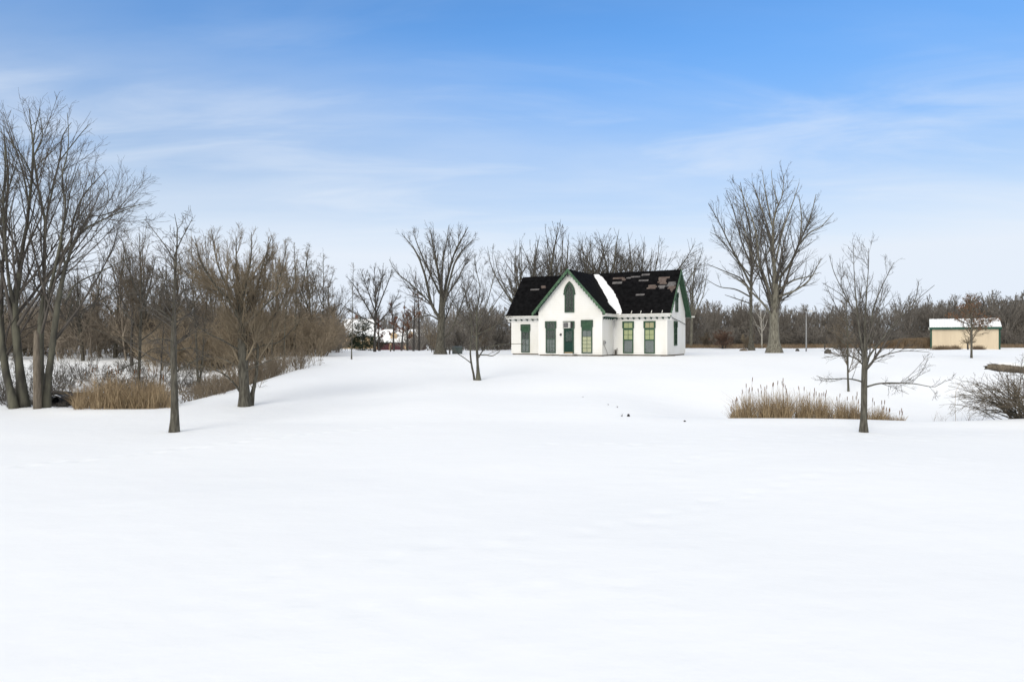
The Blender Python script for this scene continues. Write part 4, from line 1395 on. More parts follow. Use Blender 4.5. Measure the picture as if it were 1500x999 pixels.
# bare trees standing in the left wood
G_W = 'bare trees in the wood behind the left bank'
proto_w = [grown_tree('bare_tree', 'x', 'tree', (0, 60, 0), 10.5, st, M['bark_grey'], M['twig_brown' if i else 'twig_grey'], 160 + i, dens=de, rk=.00016, group=G_W, depth=3) for i, (st, de) in enumerate((('maple', 1.2), ('fine', .7), ('maple', 1.2)))]
wood_l = [(122, 62, 378, 'bare tree in the left wood, first right of the tall edge group'), (146, 70, 372, 'bare tree in the left wood above the left end of the cattails'), (168, 66, 352, 'tallest bare tree of the left wood, left of the cattail tree'),
          (222, 64, 362, 'bare tree in the left wood between the cattail tree and slim front tree'), (245, 72, 378, 'bare tree in the left wood right behind the slim front tree'), (270, 66, 356, 'bare tree in the left wood right of the slim front tree'),
          (318, 62, 368, 'bare tree in the left wood behind the left half of the willow'), (372, 68, 372, 'bare tree in the left wood behind the right half of the willow'), (408, 72, 366, 'bare tree in the left wood behind the slender bank trees'),
          (459, 76, 378, 'bare tree in the left wood above the dark cedar'), (482, 90, 408, 'small bare tree in the gap left of the round maple'), (92, 74, 400, 'bare tree in the left wood seen through the edge group'), (28, 70, 392, 'bare tree in the left wood behind the leftmost trunks')]
for i, (px, Y_, top, lab) in enumerate(wood_l):
    X, Y, Z = on_ground(px, Y_)
    hh = CAM_Z - (top - 499.5) / 1000 * Y_ - Z
    s_ = hh / 10.5
    pr = proto_w[i % 3]
    if i < 3:
        pr.location = (X, Y, Z)
        pr.scale = (s_ * .95, s_ * .95, s_)
        pr['label'] = lab
    else:
        copy_tree(pr, (X, Y, Z), i * 1.9, (s_ * .95, s_ * .95, s_), lab)

# evergreens
G_E = 'evergreens among the bare trees'
for i, (px, Y_, top, wpx, nd, lab) in enumerate(((450, 74, 462, 52, 'needle', 'dark green cedar at the right end of the brushy bank'), (531, 96, 464, 74, 'needle', 'dark green spruce left of the brick garage'), (208, 72, 440, 90, 'needle', 'dark evergreen behind the tree in the left cattails'),
                                                (139, 86, 428, 40, 'needle', 'thin dark pine rising over the left wood'), (236, 76, 468, 46, 'needle_olive', 'olive evergreen behind the slim front tree'), (490, 118, 445, 30, 'needle', 'small dark pine top left of the far tan house'),
                                                (12, 72, 440, 46, 'needle', 'dark evergreen behind the trunks at the left edge'))):
    X, Y, Z = on_ground(px, Y_)
    hh = CAM_Z - (top - 499.5) / 1000 * Y_ - Z
    conifer('evergreen_tree', lab, (X, Y, Z), hh, wpx / 1000 * Y_ * .56, M[nd], 180 + i, group=G_E)

# ------------------------------------------------------------------ trees in the middle
measured_tree('young_tree', 'very thin young tree with one straight stem standing alone in the snow', 'tree', 515, 0,
              [[(515, 527, 0, 4.5), (515, 515, 0, 3), (516, 480, 0, 2.4), (516, 440, 0, 1.8), (516, 385, 0, 1)]], 'pole', M['bark_moss'], M['twig_brown'], 200, py=526.5, dens=.9, depth=2, rk=.00013)
measured_tree('round_maple', 'round crowned dark bare maple in front of the far snowy roofs', 'tree', 548, 80,
              [[(549, 516, 0, 8), (549, 490, 0, 6), (550, 460, 0, 5), (550, 430, .3, 3), (548, 392, .5, 1.3)], [(549, 470, 0, 5), (535, 445, -.8, 3.5), (520, 420, -1.5, 2.2), (508, 405, -2, 1.2)], [(549, 465, 0, 5), (560, 435, .8, 3.5), (570, 410, 1.5, 2), (574, 395, 2, 1.2)],
               [(549, 475, 0, 4), (525, 462, 1, 3), (500, 445, 2, 1.2)], [(549, 478, 0, 4), (570, 455, -1, 3), (584, 430, -2, 1.2)], [(549, 455, 0, 4), (537, 420, 1.2, 2.5), (528, 394, 2, 1.2)], [(549, 455, 0, 4), (558, 415, -1.2, 2.5), (562, 390, -2, 1.2)]],
              'fine', M['bark_dark'], M['twig_dark'], 201, dens=1.1, rk=.00014)
measured_tree('oak_tree', 'large bare oak with fanning limbs, left of the cottage behind the small tree', 'tree', 645, 0,
              [[(645, 520, 0, 25), (645, 508, 0, 18), (646, 485, 0, 14), (647, 455, 0, 13), (646, 430, 0, 9), (643, 405, .3, 7), (637, 375, .6, 5), (629, 332, 1, 1.5)],
               [(646, 470, 0, 9), (632, 445, -.8, 8), (622, 402, -1.5, 6), (608, 369, -2, 4), (589, 345, -2.5, 1.4)], [(647, 450, 0, 9), (655, 410, .8, 7), (665, 374, 1.4, 5), (675, 353, 1.8, 3.5), (686, 333, 2.2, 1.4)],
               [(647, 460, 0, 7), (662, 400, -1, 5.5), (672, 375, -1.5, 4), (695, 350, -2.2, 1.4)], [(647, 497, 0, 6), (659, 488, .6, 5.5), (668, 468, 1, 4.5), (680, 435, 1.6, 3), (695, 405, 2.2, 1.3)],
               [(645, 470, 0, 5), (628, 462, 1, 3.5), (605, 470, 2, 2), (585, 478, 2.5, 1.2)], [(644, 430, 0, 6), (625, 390, 1.2, 4.5), (612, 360, 2, 3), (604, 338, 2.5, 1.3)], [(632, 446, -.8, 5), (606, 420, -2, 3.5), (580, 398, -3, 2), (570, 380, -3.5, 1.2)],
               [(646, 415, 0, 6), (650, 375, 0.2, 4), (655, 350, .3, 2.5), (658, 330, .4, 1.3)]],
              'maple', M['bark_grey'], M['twig_grey'], 202, py=519, dens=1.25, rk=.00014, )
measured_tree('small_tree', 'small two stemmed bare tree on the snowy slope in front of the cottage', 'tree', 698, 0,
              [[(701, 558, 0, 11), (700, 540, 0, 8), (699, 520, 0, 7.5), (698, 500, 0, 6), (698, 458, 0, 4.5), (701, 440, .1, 3.5), (703, 420, .2, 2.5), (698, 400, .3, 2), (695, 375, .4, 1.2)],
               [(696, 558, 0, 6), (691, 535, -.1, 5.5), (689, 512, -.2, 4.5), (692, 475, -.2, 3.5), (684, 440, -.4, 2.5), (678, 405, -.6, 1.2)], [(690, 532, -.1, 3), (681, 525, -.3, 2.6), (670, 518, -.5, 2.2), (655, 508, -.8, 1.2)],
               [(701, 524, 0, 4), (708, 513, .1, 3.2), (720, 508, .2, 2.8), (735, 504.5, .4, 2.2), (765, 503, .8, 1.1)], [(700, 520, 0, 3.5), (712, 520, -.2, 3), (722, 521, -.4, 2.5), (731, 515, -.6, 1.4)], [(699, 470, 0, 3.5), (712, 448, -.3, 2.6), (722, 410, -.6, 2), (727, 388, -.7, 1.1)],
               [(698, 480, 0, 3.5), (718, 455, .6, 2.5), (735, 430, 1, 1.8), (748, 415, 1.3, 1.1)], [(692, 480, -.2, 3), (672, 455, -.7, 2.2), (655, 430, -1.2, 1.1)], [(696, 495, 0, 3), (680, 480, .7, 2), (655, 470, 1.3, 1.1)], [(699, 490, 0, 3), (725, 478, -.8, 2), (745, 462, -1.2, 1.1)]],
              'fine', M['bark_moss'], M['twig_grey'], 203, py=557, dens=1.0, rk=.00016)
G_S = 'thin dark trunks before the garage'
for i, (px, Y_, top, lf_, lab) in enumerate(((577, 92, 440, 1, 'thin tree with maroon leaves in front of the garage, left of its doors'), (588, 96, 435, 2, 'thin tree with rust leaves in front of the middle of the garage'), (597, 90, 452, 1, 'thin dark tree with a few maroon leaves before the garage doors'),
                                            (605.5, 86, 400, 2, 'tall thin dark tree with rust leaves at the right part of the garage'), (614, 88, 395, 0, 'tall thin bare tree at the right end of the garage'), (555, 94, 462, 1, 'low thin tree with maroon leaves at the left end of the garage'))):
    X, Y, Z = on_ground(px, Y_)
    hh = CAM_Z - (top - 499.5) / 1000 * Y_ - Z
    lv = None if lf_ == 0 else (900 if lf_ == 1 else 700, .085, M['leaf_maroon' if lf_ == 1 else 'leaf_rust'], hh * .3, hh * (.95 if lf_ == 1 else .8))
    grown_tree('thin_tree', lab, 'tree', (X, Y, Z), hh, 'pole', M['bark_dark'], M['twig_dark'], 210 + i, r=.14, dens=.8, depth=2, group=G_S, leaves=lv)
for i, (px, Y_, wpx, hpx, st, lab) in enumerate(((634, 74, 34, 45, 'twig_willow', 'dense tan leafless shrub beside the big oak trunk'), (556, 100, 24, 26, 'twig_red', 'reddish shrub at the left end of the garage'),
                                                
                                                (1060, 96, 52, 30, 'twig_red', 'rusty red shrub thicket at the wood edge right of the cottage'), (1094, 92, 22, 22, 'twig_willow', 'small tan shrub left of the two big trunks'), (1036, 104, 30, 22, 'twig_brown', 'low brown shrub at the wood edge beside the cottage'), (672, 84, 40, 36, 'twig_dark', 'dark shrub behind the green utility cabinet'), (728, 92, 40, 40, 'twig_dark', 'dark shrub against the left end of the cottage'), (708, 96, 34, 44, 'twig_brown', 'brown shrub behind the small two stemmed tree'))):
    X, Y, Z = on_ground(px, Y_)
    hh = hpx / 1000 * Y_
    sh = grown_tree('shrub', lab, 'shrub', (X, Y, Z), hh, 'shrub', M['bark_dark'], M[st], 230 + i, r=.03, dens=3.2 / max(hh / 2, 1), rk=.00018, group='bare shrubs')
    w_ = wpx / 1000 * Y_
    sh.scale = (w_ / hh * .8, w_ / hh * .8, 1)

# row of trees behind the cottage
G_H = 'bare trees behind the cottage roof'
proto_h = [grown_tree('tall_tree', 'x', 'tree', (0, 88, 0), 15, st, M['bark_grey'], M['twig_grey'], 260 + i, dens=de, rk=.00013, group=G_H, squash=.95) for i, (st, de) in enumerate((('maple', .66), ('fine', .5), ('maple', .68), ('fine', .48)))]
row = [(757, 88, 344, 1.25), (770, 92, 340, .9), (789, 87, 330, 1.1), (806, 94, 338, 1.0), (823, 93, 346, .9), (840, 86, 344, 1.0), (856, 95, 341, 1.1), (868, 90, 346, .9), (880, 88, 337, 1.1), (896, 94, 342, .9), (911, 90, 339, 1.0), (925, 94, 343, .9), (940, 92, 336, 1.0), (952, 88, 342, 1.1)]
names = ['first, widest', 'second', 'third, tallest', 'fourth', 'fifth', 'sixth, just right of the gable peak', 'seventh', 'eighth', 'ninth, above the valley snow', 'tenth', 'eleventh', 'twelfth', 'thirteenth', 'fourteenth, rightmost']
for i, (px, Y_, top, sw) in enumerate(row):
    X, Y, Z = on_ground(px, Y_)
    s_ = (CAM_Z - (top - 499.5) / 1000 * Y_ - Z) / 15
    lab = f'bare tree behind the cottage roof, {names[i]} from the left'
    if i < 4:
        pr = proto_h[i]
        pr.location = (X, Y, Z)
        pr.scale = (s_ * sw * 1.25, s_ * sw * 1.25, s_)
        pr['label'] = lab
    else:
        copy_tree(proto_h[i % 4], (X, Y, Z), i * 2.3, (s_ * sw * 1.25, s_ * sw * 1.25, s_), lab)
X, Y, Z = on_ground(1012, 104)
grown_tree('bare_tree', 'pale fine twigged bare tree beyond the right end of the cottage', 'tree', (X, Y, Z), CAM_Z + (499.5 - 366) / 1000 * 104 - Z, 'fine', M['bark_light'], M['twig_grey'], 275, dens=.55, rk=.00011, squash=.7)

# ------------------------------------------------------------------ big maples right of the cottage
measured_tree('large_maple', 'largest bare maple with a thick pale trunk, right of the cottage', 'tree', 1134, 0,
              [[(1134, 518, 0, 30), (1134, 508, 0, 22), (1134, 480, 0, 18), (1134.5, 450, 0, 16), (1136, 420, 0, 12), (1134.5, 384, 0, 9), (1133, 354, 0, 7.5), (1136, 315, .3, 5), (1148, 285, .5, 3), (1151, 254, .6, 1.4)],
               [(1132, 460, 0, 9), (1125, 425, -.8, 8.5), (1112, 384, -1.5, 6.5), (1108, 345, -2, 5), (1097, 309, -2.4, 3), (1082, 273, -2.8, 1.4)], [(1131, 440, 0, 6), (1118, 400, .8, 5), (1103, 380, 1.4, 4), (1088, 330, 2, 2.5), (1075, 290, 2.6, 1.3)],
               [(1134, 400, 0, 7), (1127, 345, .9, 5.5), (1113, 300, 1.6, 3.5), (1100, 266, 2, 1.4)], [(1138, 412, 0, 8), (1159, 384, 1.0, 7), (1172, 354, 1.6, 5), (1187, 318, 2.0, 3.2), (1194, 285, 2.3, 1.4)],
               [(1140, 435, 0, 7), (1166, 425, -1.2, 5), (1187, 408, -2, 3.5), (1203, 378, -2.6, 1.6)], [(1139, 425, 0, 6), (1160, 412, .9, 4.5), (1182, 406, 1.8, 3), (1200, 400, 2.5, 1.4)],
               [(1130, 462, 0, 7), (1118, 445, -1, 6), (1103, 430, -1.8, 4.5), (1085, 412, -2.5, 3), (1060, 400, -3.2, 1.4)], [(1136, 385, 0, 6), (1146, 340, -.9, 4.5), (1160, 300, -1.6, 3), (1170, 268, -2, 1.3)], [(1168, 362, 1.5, 5), (1185, 342, .8, 4), (1203, 332, .4, 2.8), (1221, 312, 0, 1.3)],
               [(1134, 345, 0, 5), (1126, 305, -.5, 3.5), (1120, 270, -.8, 2), (1118, 250, -.9, 1.2)], [(1172, 352, 1.6, 4), (1174, 318, 2.4, 3), (1170, 285, 2.8, 1.3)], [(1140, 300, .4, 3), (1132, 270, .8, 2), (1130, 250, 1, 1.2)]],
              'maple', M['bark_light'], M['twig_grey'], 300, py=517, dens=1.0, rk=.00014)
measured_tree('large_maple', 'big bare maple just behind and left of the largest one', 'tree', 1101, 84,
              [[(1101, 516, 0, 13), (1100, 495, 0, 9.5), (1100, 468, 0, 8.5), (1100, 420, 0, 8), (1101, 375, 0, 6), (1099, 339, .4, 4.5), (1090, 300, .8, 3), (1084, 268, 1, 1.3)], [(1100, 418, 0, 6.5), (1088, 394, -.8, 5.5), (1070, 360, -1.8, 4), (1053, 324, -2.5, 2.6), (1038, 296, -3, 1.3)],
               [(1099, 425, 0, 5), (1085, 408, 1, 4), (1062, 398, 2, 3), (1036, 387, 3, 1.3)], [(1100, 390, 0, 5), (1085, 350, .9, 3.5), (1074, 310, 1.5, 2.4), (1063, 278, 2, 1.2)], [(1099, 435, 0, 4.5), (1078, 424, -1, 3.5), (1055, 420, -2, 2.2), (1034, 408, -2.8, 1.2)],
               [(1101, 400, 0, 5), (1112, 360, 1.5, 3.5), (1118, 320, 2, 2), (1116, 285, 2.4, 1.2)], [(1100, 445, 0, 4), (1085, 440, .8, 3), (1062, 432, 1.8, 1.3)], [(1099, 405, 0, 4.5), (1078, 378, .3, 3.2), (1055, 350, .5, 2.2), (1040, 340, .6, 1.2)]],
              'maple', M['bark_grey'], M['twig_grey'], 301, dens=.9, rk=.00013)
measured_tree('pale_tree', 'small pale barked tree with forked branches between the big trunks', 'tree', 1116, 100,
              [[(1116, 508, 0, 3.6), (1116, 485, 0, 3), (1115, 462, 0, 2.4), (1114, 440, .2, 1.2)], [(1116, 486, 0, 2), (1121, 478, .3, 1.6), (1124, 468, .5, 1)], [(1116, 468, 0, 2), (1109, 460, -.3, 1.5), (1105, 450, -.5, 1)], [(1116, 484, 0, 2), (1111, 478, .2, 1.5), (1107, 476, .3, 1)]],
              'maple', M['bark_pale'], M['bark_pale'], 302, dens=.5, depth=2, rk=.0002)

# ------------------------------------------------------------------ right foreground
measured_tree('small_tree', 'small bare tree with long level lower limbs, in front of the cattails', 'tree', 1265, 0,
              [[(1265, 634, 0, 17), (1265, 618, 0, 12.5), (1265.5, 590, 0, 11.5), (1265.5, 560, 0, 11), (1266, 530, 0, 10), (1267, 505, 0, 7), (1267, 475, 0, 5), (1268, 445, .1, 3.8), (1270, 412, .2, 2.4), (1272, 365, .3, 1.2)],
               [(1265, 522, 0, 6), (1260, 492, -.2, 5), (1255, 454, -.3, 4), (1251, 409, -.45, 2.4), (1249, 357, -.5, 1.2)], [(1267, 518, 0, 6), (1275, 490, .2, 5), (1279, 454, .35, 4), (1292, 420, .5, 2.6), (1309, 385, .6, 1.2)],
               [(1257, 468, -.2, 4), (1246, 448, .1, 3), (1234, 425, .3, 2.4), (1222, 400, .4, 1.8), (1215, 375, .5, 1.1)], [(1248, 450, .1, 2.6), (1232, 432, -.2, 2), (1206, 415, -.5, 1.1)], [(1268, 530, 0, 6), (1283, 508, -.3, 4.8), (1312, 473, -.7, 3.6), (1338, 443, -1.0, 2.4), (1345, 412, -1.1, 1.2)],
               [(1337, 445, -1, 2), (1352, 432, -1.1, 1.7), (1369, 418, -1.2, 1.1)], [(1266, 568, 0, 5.5), (1282, 563, .2, 4.6), (1300, 561, .4, 4), (1336, 562, .8, 2.8), (1368, 566, 1.1, 1.8), (1385, 556, 1.2, 1.1)],
               [(1266, 542, 0, 5), (1280, 528, -.3, 4), (1297, 520, -.5, 3.2), (1324, 514, -.9, 2.2), (1362, 516, -1.3, 1.1)], [(1265, 560, 0, 5), (1252, 556, -.2, 4), (1236, 554, -.5, 3), (1212, 554, -.8, 2), (1197, 549, -1, 1.1)],
               [(1265, 535, 0, 5), (1252, 524, .3, 3.6), (1232, 521, .6, 2.4), (1206, 524, 1, 1.1)], [(1268, 542, 0, 4), (1273, 525, .5, 3.4), (1277, 500, .7, 2.6), (1290, 465, 1, 1.8), (1298, 430, 1.2, 1.1)], [(1265, 525, 0, 4), (1245, 500, .8, 2.8), (1225, 480, 1.2, 1.2)], [(1266, 515, 0, 4), (1292, 500, .9, 2.6), (1318, 492, 1.4, 1.2)]],
              'maple', M['bark_grey'], M['twig_grey'], 310, py=633, dens=1.25, rk=.00017)
measured_tree('slender_tree', 'slender bare tree on the slope behind the cattails', 'tree', 1243, 0,
              [[(1243, 574, 0, 6), (1242, 550, 0, 5), (1242, 515, 0, 4), (1242, 480, 0, 3), (1241, 440, 0, 1.2)], [(1242, 510, 0, 2.4), (1228, 494, -.5, 1.8), (1212, 480, -.9, 1.1)], [(1242, 505, 0, 2.4), (1258, 488, .5, 1.8), (1272, 478, .9, 1.1)], [(1242, 520, 0, 2.2), (1225, 510, .6, 1.6), (1205, 504, 1, 1.1)]],
              'fine', M['bark_moss'], M['twig_brown'], 311, py=573.5, dens=1.1, rk=.00017)
measured_tree('young_oak', 'young oak keeping its rust brown leaves, in front of the tan shed', 'tree', 1423, 0,
              [[(1423, 525, 0, 6), (1423, 505, 0, 5), (1423, 480, 0, 4), (1422, 455, 0, 3), (1421, 430, 0, 1.2)], [(1423, 478, 0, 2.4), (1407, 470, -.4, 2), (1388, 464, -.8, 1.1)], [(1423, 476, 0, 2.4), (1440, 470, .4, 2), (1460, 467, .8, 1.1)], [(1423, 468, 0, 2.2), (1436, 460, -.6, 1.7), (1450, 455, -1, 1.1)], [(1423, 464, 0, 2.2), (1408, 455, .6, 1.7), (1398, 450, 1, 1.1)], [(1423, 482, 0, 2), (1438, 478, .6, 1.5), (1452, 477, .9, 1)]],
              'fine', M['bark_grey'], M['twig_brown'], 312, py=524.5, dens=1.0, rk=.00015, leaves=(1500, .055, M['leaf_rust'], 2.15, 4.9))
X, Y, Z = on_ground(1418, 86)
sr = empty('small_shrub', (X, Y, Z), 'little round brown topped shrub on a dark stem before the tan shed', 'shrub')
rs = np.random.RandomState(315)
P, R = grow(rs, np.array([[0, 0, -.2]]), np.array([[0.02, 0, 1.]]), np.array([1.0]), np.array([.11]), np.array([.08]), 8, .03, .02)
P1, R1 = grow(rs, np.tile(P[0, -1], (26, 1)), np.stack([rs.normal(0, .8, 26), rs.normal(0, .8, 26), rs.uniform(0, 1, 26)], -1), rs.uniform(.6, 1.2, 26), np.full(26, .03), np.full(26, .014), 6, .1, .02)
c2 = spawn(rs, P1, R1, 7, .1, 1, 45, 14, .5, .3, 4, .1, 0, .8, .013)
finish_tree(sr, [(P, R, 8)], [(P1, R1, 3), (*c2, 3)], M['bark_dark'], M['twig_willow'])
for i, (px, Y_, w_, lab) in enumerate(((1380, 88, 2.0, 'clump of dry tan weeds at the left foot of the shed'), (1399, 88.5, 1.0, 'small dry weed clump at the foot of the shed, left of its middle'), (1433, 87, 1.2, 'low brown weed clump at the shed foot right of the young oak'))):
    X, Y, Z = on_ground(px, Y_)
    rs = np.random.RandomState(330 + i)
    n = int(420 * w_)
    pos = np.stack([X + rs.normal(0, w_ * .32, n), Y + rs.normal(0, .25, n), np.zeros(n)], -1)
    pos[:, 2] = H(pos[:, 0], pos[:, 1]) - .05
    V, Fq = blades(rs, pos, rs.uniform(.25, .75, n), np.full(n, .035), rs.uniform(.1, .8, n))
    tag(link_mesh('weed_clump', quads_mesh('weed_clump', V, Fq), M['dry_grass']), lab, 'weeds', 'weed clumps along the shed')

# bare arching shrub and broken trunk at the right edge
YB = 26.6
rs = np.random.RandomState(340)
X, Y, Z = on_ground(1506, YB)
bush = empty('arching_shrub', (X, Y, Z), 'tangled bare shrub with arching twigs at the right edge', 'shrub')
n = 95
az = rs.uniform(0, 6.28, n)
o_ = np.stack([rs.normal(0, .38, n), rs.normal(0, .35, n), np.full(n, -.1)], -1)
P, R = grow(rs, o_, np.stack([np.cos(az) * 1.0 - .25, np.sin(az) * .7, rs.uniform(.9, 2.4, n)], -1), rs.uniform(1.6, 3.0, n), np.full(n, .018), np.full(n, .007), 12, .07, -.075)
P[:, :, 2] = np.maximum(P[:, :, 2], -.05)
c1_ = spawn(rs, P, R, 4.5, .25, 1, 36, 14, .38, .3, 7, .10, -.03, .7, .0045, lmin=.25)
c2_ = spawn(rs, *c1_, 5.0, .1, 1, 38, 14, .5, .3, 5, .12, 0, .7, .004, lmin=.15)
link_mesh('stems', quads_mesh('stems', *tubes([(P, R, 5)])), M['bark_grey'], bush, True)
link_mesh('twigs', quads_mesh('twigs', *tubes([(*c1_, 3), (*c2_, 3)])), M['twig_brown'], bush, True)
YG = 28.2
lw = lambda px, py: ((px - 750) / 1000 * YG, YG, CAM_Z - (py - 499.5) / 1000 * YG)
pts = [lw(1449, 537), lw(1456, 538), lw(1500, 541.5), lw(1540, 545.5), lw(1583, 550)]
rs_l = np.random.RandomState(77)
fine = smooth_line([(*p, r_) for p, r_ in zip(pts, [.08, .155, .16, .18, .19])], 40)
lm = MB().tube([tuple(q[:3]) for q in fine], [float(q[3]) for q in fine], 14)
k0 = Vector(pts[0])
lm.v = [tuple(Vector(v) + Vector(rs_l.normal(0, .018, 3)) + (Vector((-.22 * rs_l.rand(), 0, 0)) if (Vector(v) - k0).length < .16 else Vector((0, 0, 0)))) for v in lm.v]
# the standing stump it broke from, with torn splinters where it still hangs on
bx_, bz_ = lw(1576, 552)[0], lw(1576, 552)[2]
gz_ = Hs(bx_, YG)
n0 = len(lm.v)
lm.tube([(bx_ + .06, YG, gz_ - .25), (bx_ + .04, YG, gz_ + .15), (bx_, YG, gz_ + .8), (bx_ - .02, YG, bz_ - .12), (bx_ - .03, YG, bz_ + .10)], [.34, .26, .22, .21, .17], 14)
for q in range(7):
    a_ = q * .9
    px_, py_ = bx_ + .13 * math.cos(a_), YG + .13 * math.sin(a_)
    lm.tube([(px_, py_, bz_ - .05), (px_ + .02, py_, bz_ + .15 + .25 * rs_l.rand()), (px_ + .05, py_, bz_ + .25 + .35 * rs_l.rand())], [.05, .03, .006], 5)
lg = lm.build('broken_trunk', M['wood_bare'], None, True)
tag(lg, 'thick snapped trunk lying level above the arching shrub at the right edge', 'broken tree')
sc_ = MB()
pp = [lw(1462, 531.5), lw(1485, 533), lw(1510, 535.5)]
sc_.tube([(p[0], p[1], p[2] - .055) for p in pp], [.05, .09, .07], 8)
o = sc_.build('snow_cap', M['snow'], None, True)
o.parent = lg
G_T = 'dry weed tufts behind the right crest'
for i, (px, lab, hh, n, w_) in enumerate(((1372, 'sparse dry weed tuft, leftmost of those left of the arching shrub', .55, 10, .16), (1388, 'sparse dry weed tuft, second of those left of the arching shrub', .50, 10, .2), (1421, 'dark dry weed tuft nearest the arching shrub', .62, 16, .12), (1433, 'thin dead weed stalk with a dark foot under the arching shrub', .35, 8, .05))):
    X, Y, Z = on_ground(px, 25.9)
    rs = np.random.RandomState(350 + i)
    pos = np.stack([X + rs.normal(0, w_, n), Y + rs.normal(0, .12, n), np.full(n, Z - .05)], -1)
    V, Fq = blades(rs, pos, rs.uniform(.4, 1, n) * hh, np.full(n, .010), rs.uniform(.05, .7, n), 5)
    tag(link_mesh('weed_tuft', quads_mesh('weed_tuft', V, Fq), M['twig_brown']), lab, 'weeds', G_T)
X, Y, Z = on_ground(1400, 26.2)
st_ = MB().tube([(X, Y, Z - .1), (X - .03, Y, Z + .7), (X, Y, Z + 1.2), (X + .18, Y, Z + 1.55)], [.008, .007, .006, .004], 5).build('reed_stem', M['reed'], None, True)
tag(st_, 'single tall thin grass stem bending right, left of the arching shrub', 'grass stem')

# ------------------------------------------------------------------ cattails and brush (nobody could count them)


def cattails(label, pxs, ylo, yhi, n, hfun, seed, heads, mat='reed', lean=.25):
    rs = np.random.RandomState(seed)
    px = rs.uniform(pxs[0], pxs[1], n)
    # clumps: keep more where the clump noise is high
    nz = np.sin(px * .23 + 1) + np.sin(px * .61) * .7 + np.sin(px * .11 + 2) * .8
    px = px[rs.uniform(-2.4, 1.0, n) < nz]
    n = len(px)
    Y_ = rs.uniform(ylo, yhi, n)
    X_ = (px - 750) / 1000 * Y_
    pos = np.stack([X_, Y_, H(X_, Y_) - .08], -1)
    hh = hfun(px) * rs.uniform(.35, 1.12, n)
    V, Fq = blades(rs, pos, hh, rs.uniform(.012, .028, n), np.abs(rs.normal(0, lean, n)), 5, .4)
    o = tag(link_mesh('cattails', quads_mesh('cattails', V, Fq), M[mat]), label, 'cattails', kind='stuff')
    if heads:
        q = rs.choice(n, heads)
        hd = np.stack([X_[q], Y_[q], H(X_[q], Y_[q]) - .05], -1)
        d = np.stack([rs.normal(0, .06, heads), rs.normal(0, .06, heads), np.ones(heads)], -1)
        P, R = grow(rs, hd, d, hfun(px[q]) * rs.uniform(1.0, 1.25, heads), np.full(heads, .006), np.full(heads, .005), 5, .01, .01)
        T = P[:, -1] - P[:, -2]
        P2 = np.stack([P[:, -1] - unit(T) * .02, P[:, -1] + unit(T) * .03, P[:, -1] + unit(T) * .14, P[:, -1] + unit(T) * .17], 1)
        R2 = np.tile(np.array([.004, .013, .013, .004]), (heads, 1))
        link_mesh('stalks', quads_mesh('stalks', *tubes([(P, R, 3)])), M[mat], o)
        link_mesh('heads', quads_mesh('heads', *tubes([(P2, R2, 6)])), M['reed_head'], o, True)
    return o


hr = lambda p: np.interp(p, [1070, 1082, 1096, 1120, 1150, 1170, 1200, 1255, 1262, 1275, 1300, 1312, 1324], [.5, .9, 1.25, 1.25, 1.30, 1.25, 1.05, .95, .55, .8, .62, .30, .50])
cattails('tan cattails standing at the edge of the frozen pond on the right', (1070, 1324), 26.0, 28.3, 8500, hr, 400, 62, lean=.32)
hl = lambda p: np.interp(p, [100, 112, 140, 190, 225, 250, 262], [.4, 1.0, 1.75, 1.6, 1.5, 1.1, .6])
cattails('brown cattails and reeds in the low ground at left', (108, 252), 29.0, 33.5, 5200, hl, 401, 30, lean=.38)

rs = np.random.RandomState(500)


def shrub_kind(seed, h, n, dens, r, spread=.5, k2=True):
    g_ = np.random.RandomState(seed)
    a_ = g_.uniform(0, 6.28, n)
    P, R = grow(g_, np.stack([np.cos(a_) * h * .12, np.sin(a_) * h * .12, np.full(n, -.15)], -1), np.stack([np.cos(a_) * spread, np.sin(a_) * spread, np.ones(n)], -1), h * g_.uniform(.55, 1.0, n), np.full(n, r * 1.6), np.full(n, r), 7, .09, .02)
    b = [(P, R, 3)]
    q = spawn(g_, P, R, dens, .15, 1, 38, 14, .45, .3, 5, .1, .02, .7, r, lmin=.2)
    b.append((*q, 3))
    if k2:
        b.append((*spawn(g_, *q, dens * 1.4, .1, 1, 40, 14, .5, .3, 4, .12, 0, .8, r, lmin=.15), 3))
    return tubes(b)


def tree_kind(seed, h, style, dens, rmin, depth=2, sq=.7, r=.14):
    g_ = np.random.RandomState(seed)
    P, R = auto_stems(g_, h, style if style in ('pole', 'shrub') else 'maple', r, rmin)
    P[:, :, :2] *= sq
    return tubes([(P, R, 4)] + [(p, q, 3) for p, q, _ in branch_levels(g_, P, R, style, rmin, dens, depth)])


# brush along the bank at left
small = [shrub_kind(510 + i, 1.3, 9, 2.6, .0065, .35) for i in range(4)]
spots = []
for k in range(150):
    Y_ = rs.uniform(32.5, 50)
    X_ = -15.6 + rs.normal(0, 1.2) - max(Y_ - 45, 0) * .5
    hs__ = rs.uniform(.55, 1.15) if Y_ < 38 else rs.uniform(.7, 1.9)
    spots.append((rs.randint(4), X_, Y_, Hs(X_, Y_), rs.uniform(0, 6.28), rs.uniform(.8, 1.3), hs__))
merged_wood('brush', 'brown leafless brush along the edge of the snowy bank', small, spots, M['brush_tan'])
spots = []
for k in range(230):
    px = rs.uniform(-30, 300)
    Y_ = rs.uniform(33, 56)
    X_ = (px - 750) / 1000 * Y_
    if px > 240 and Y_ < 42:
        continue
    spots.append((rs.randint(4), X_, Y_, Hs(X_, Y_), rs.uniform(0, 6.28), rs.uniform(.9, 1.6), rs.uniform(.4, 1.3)))
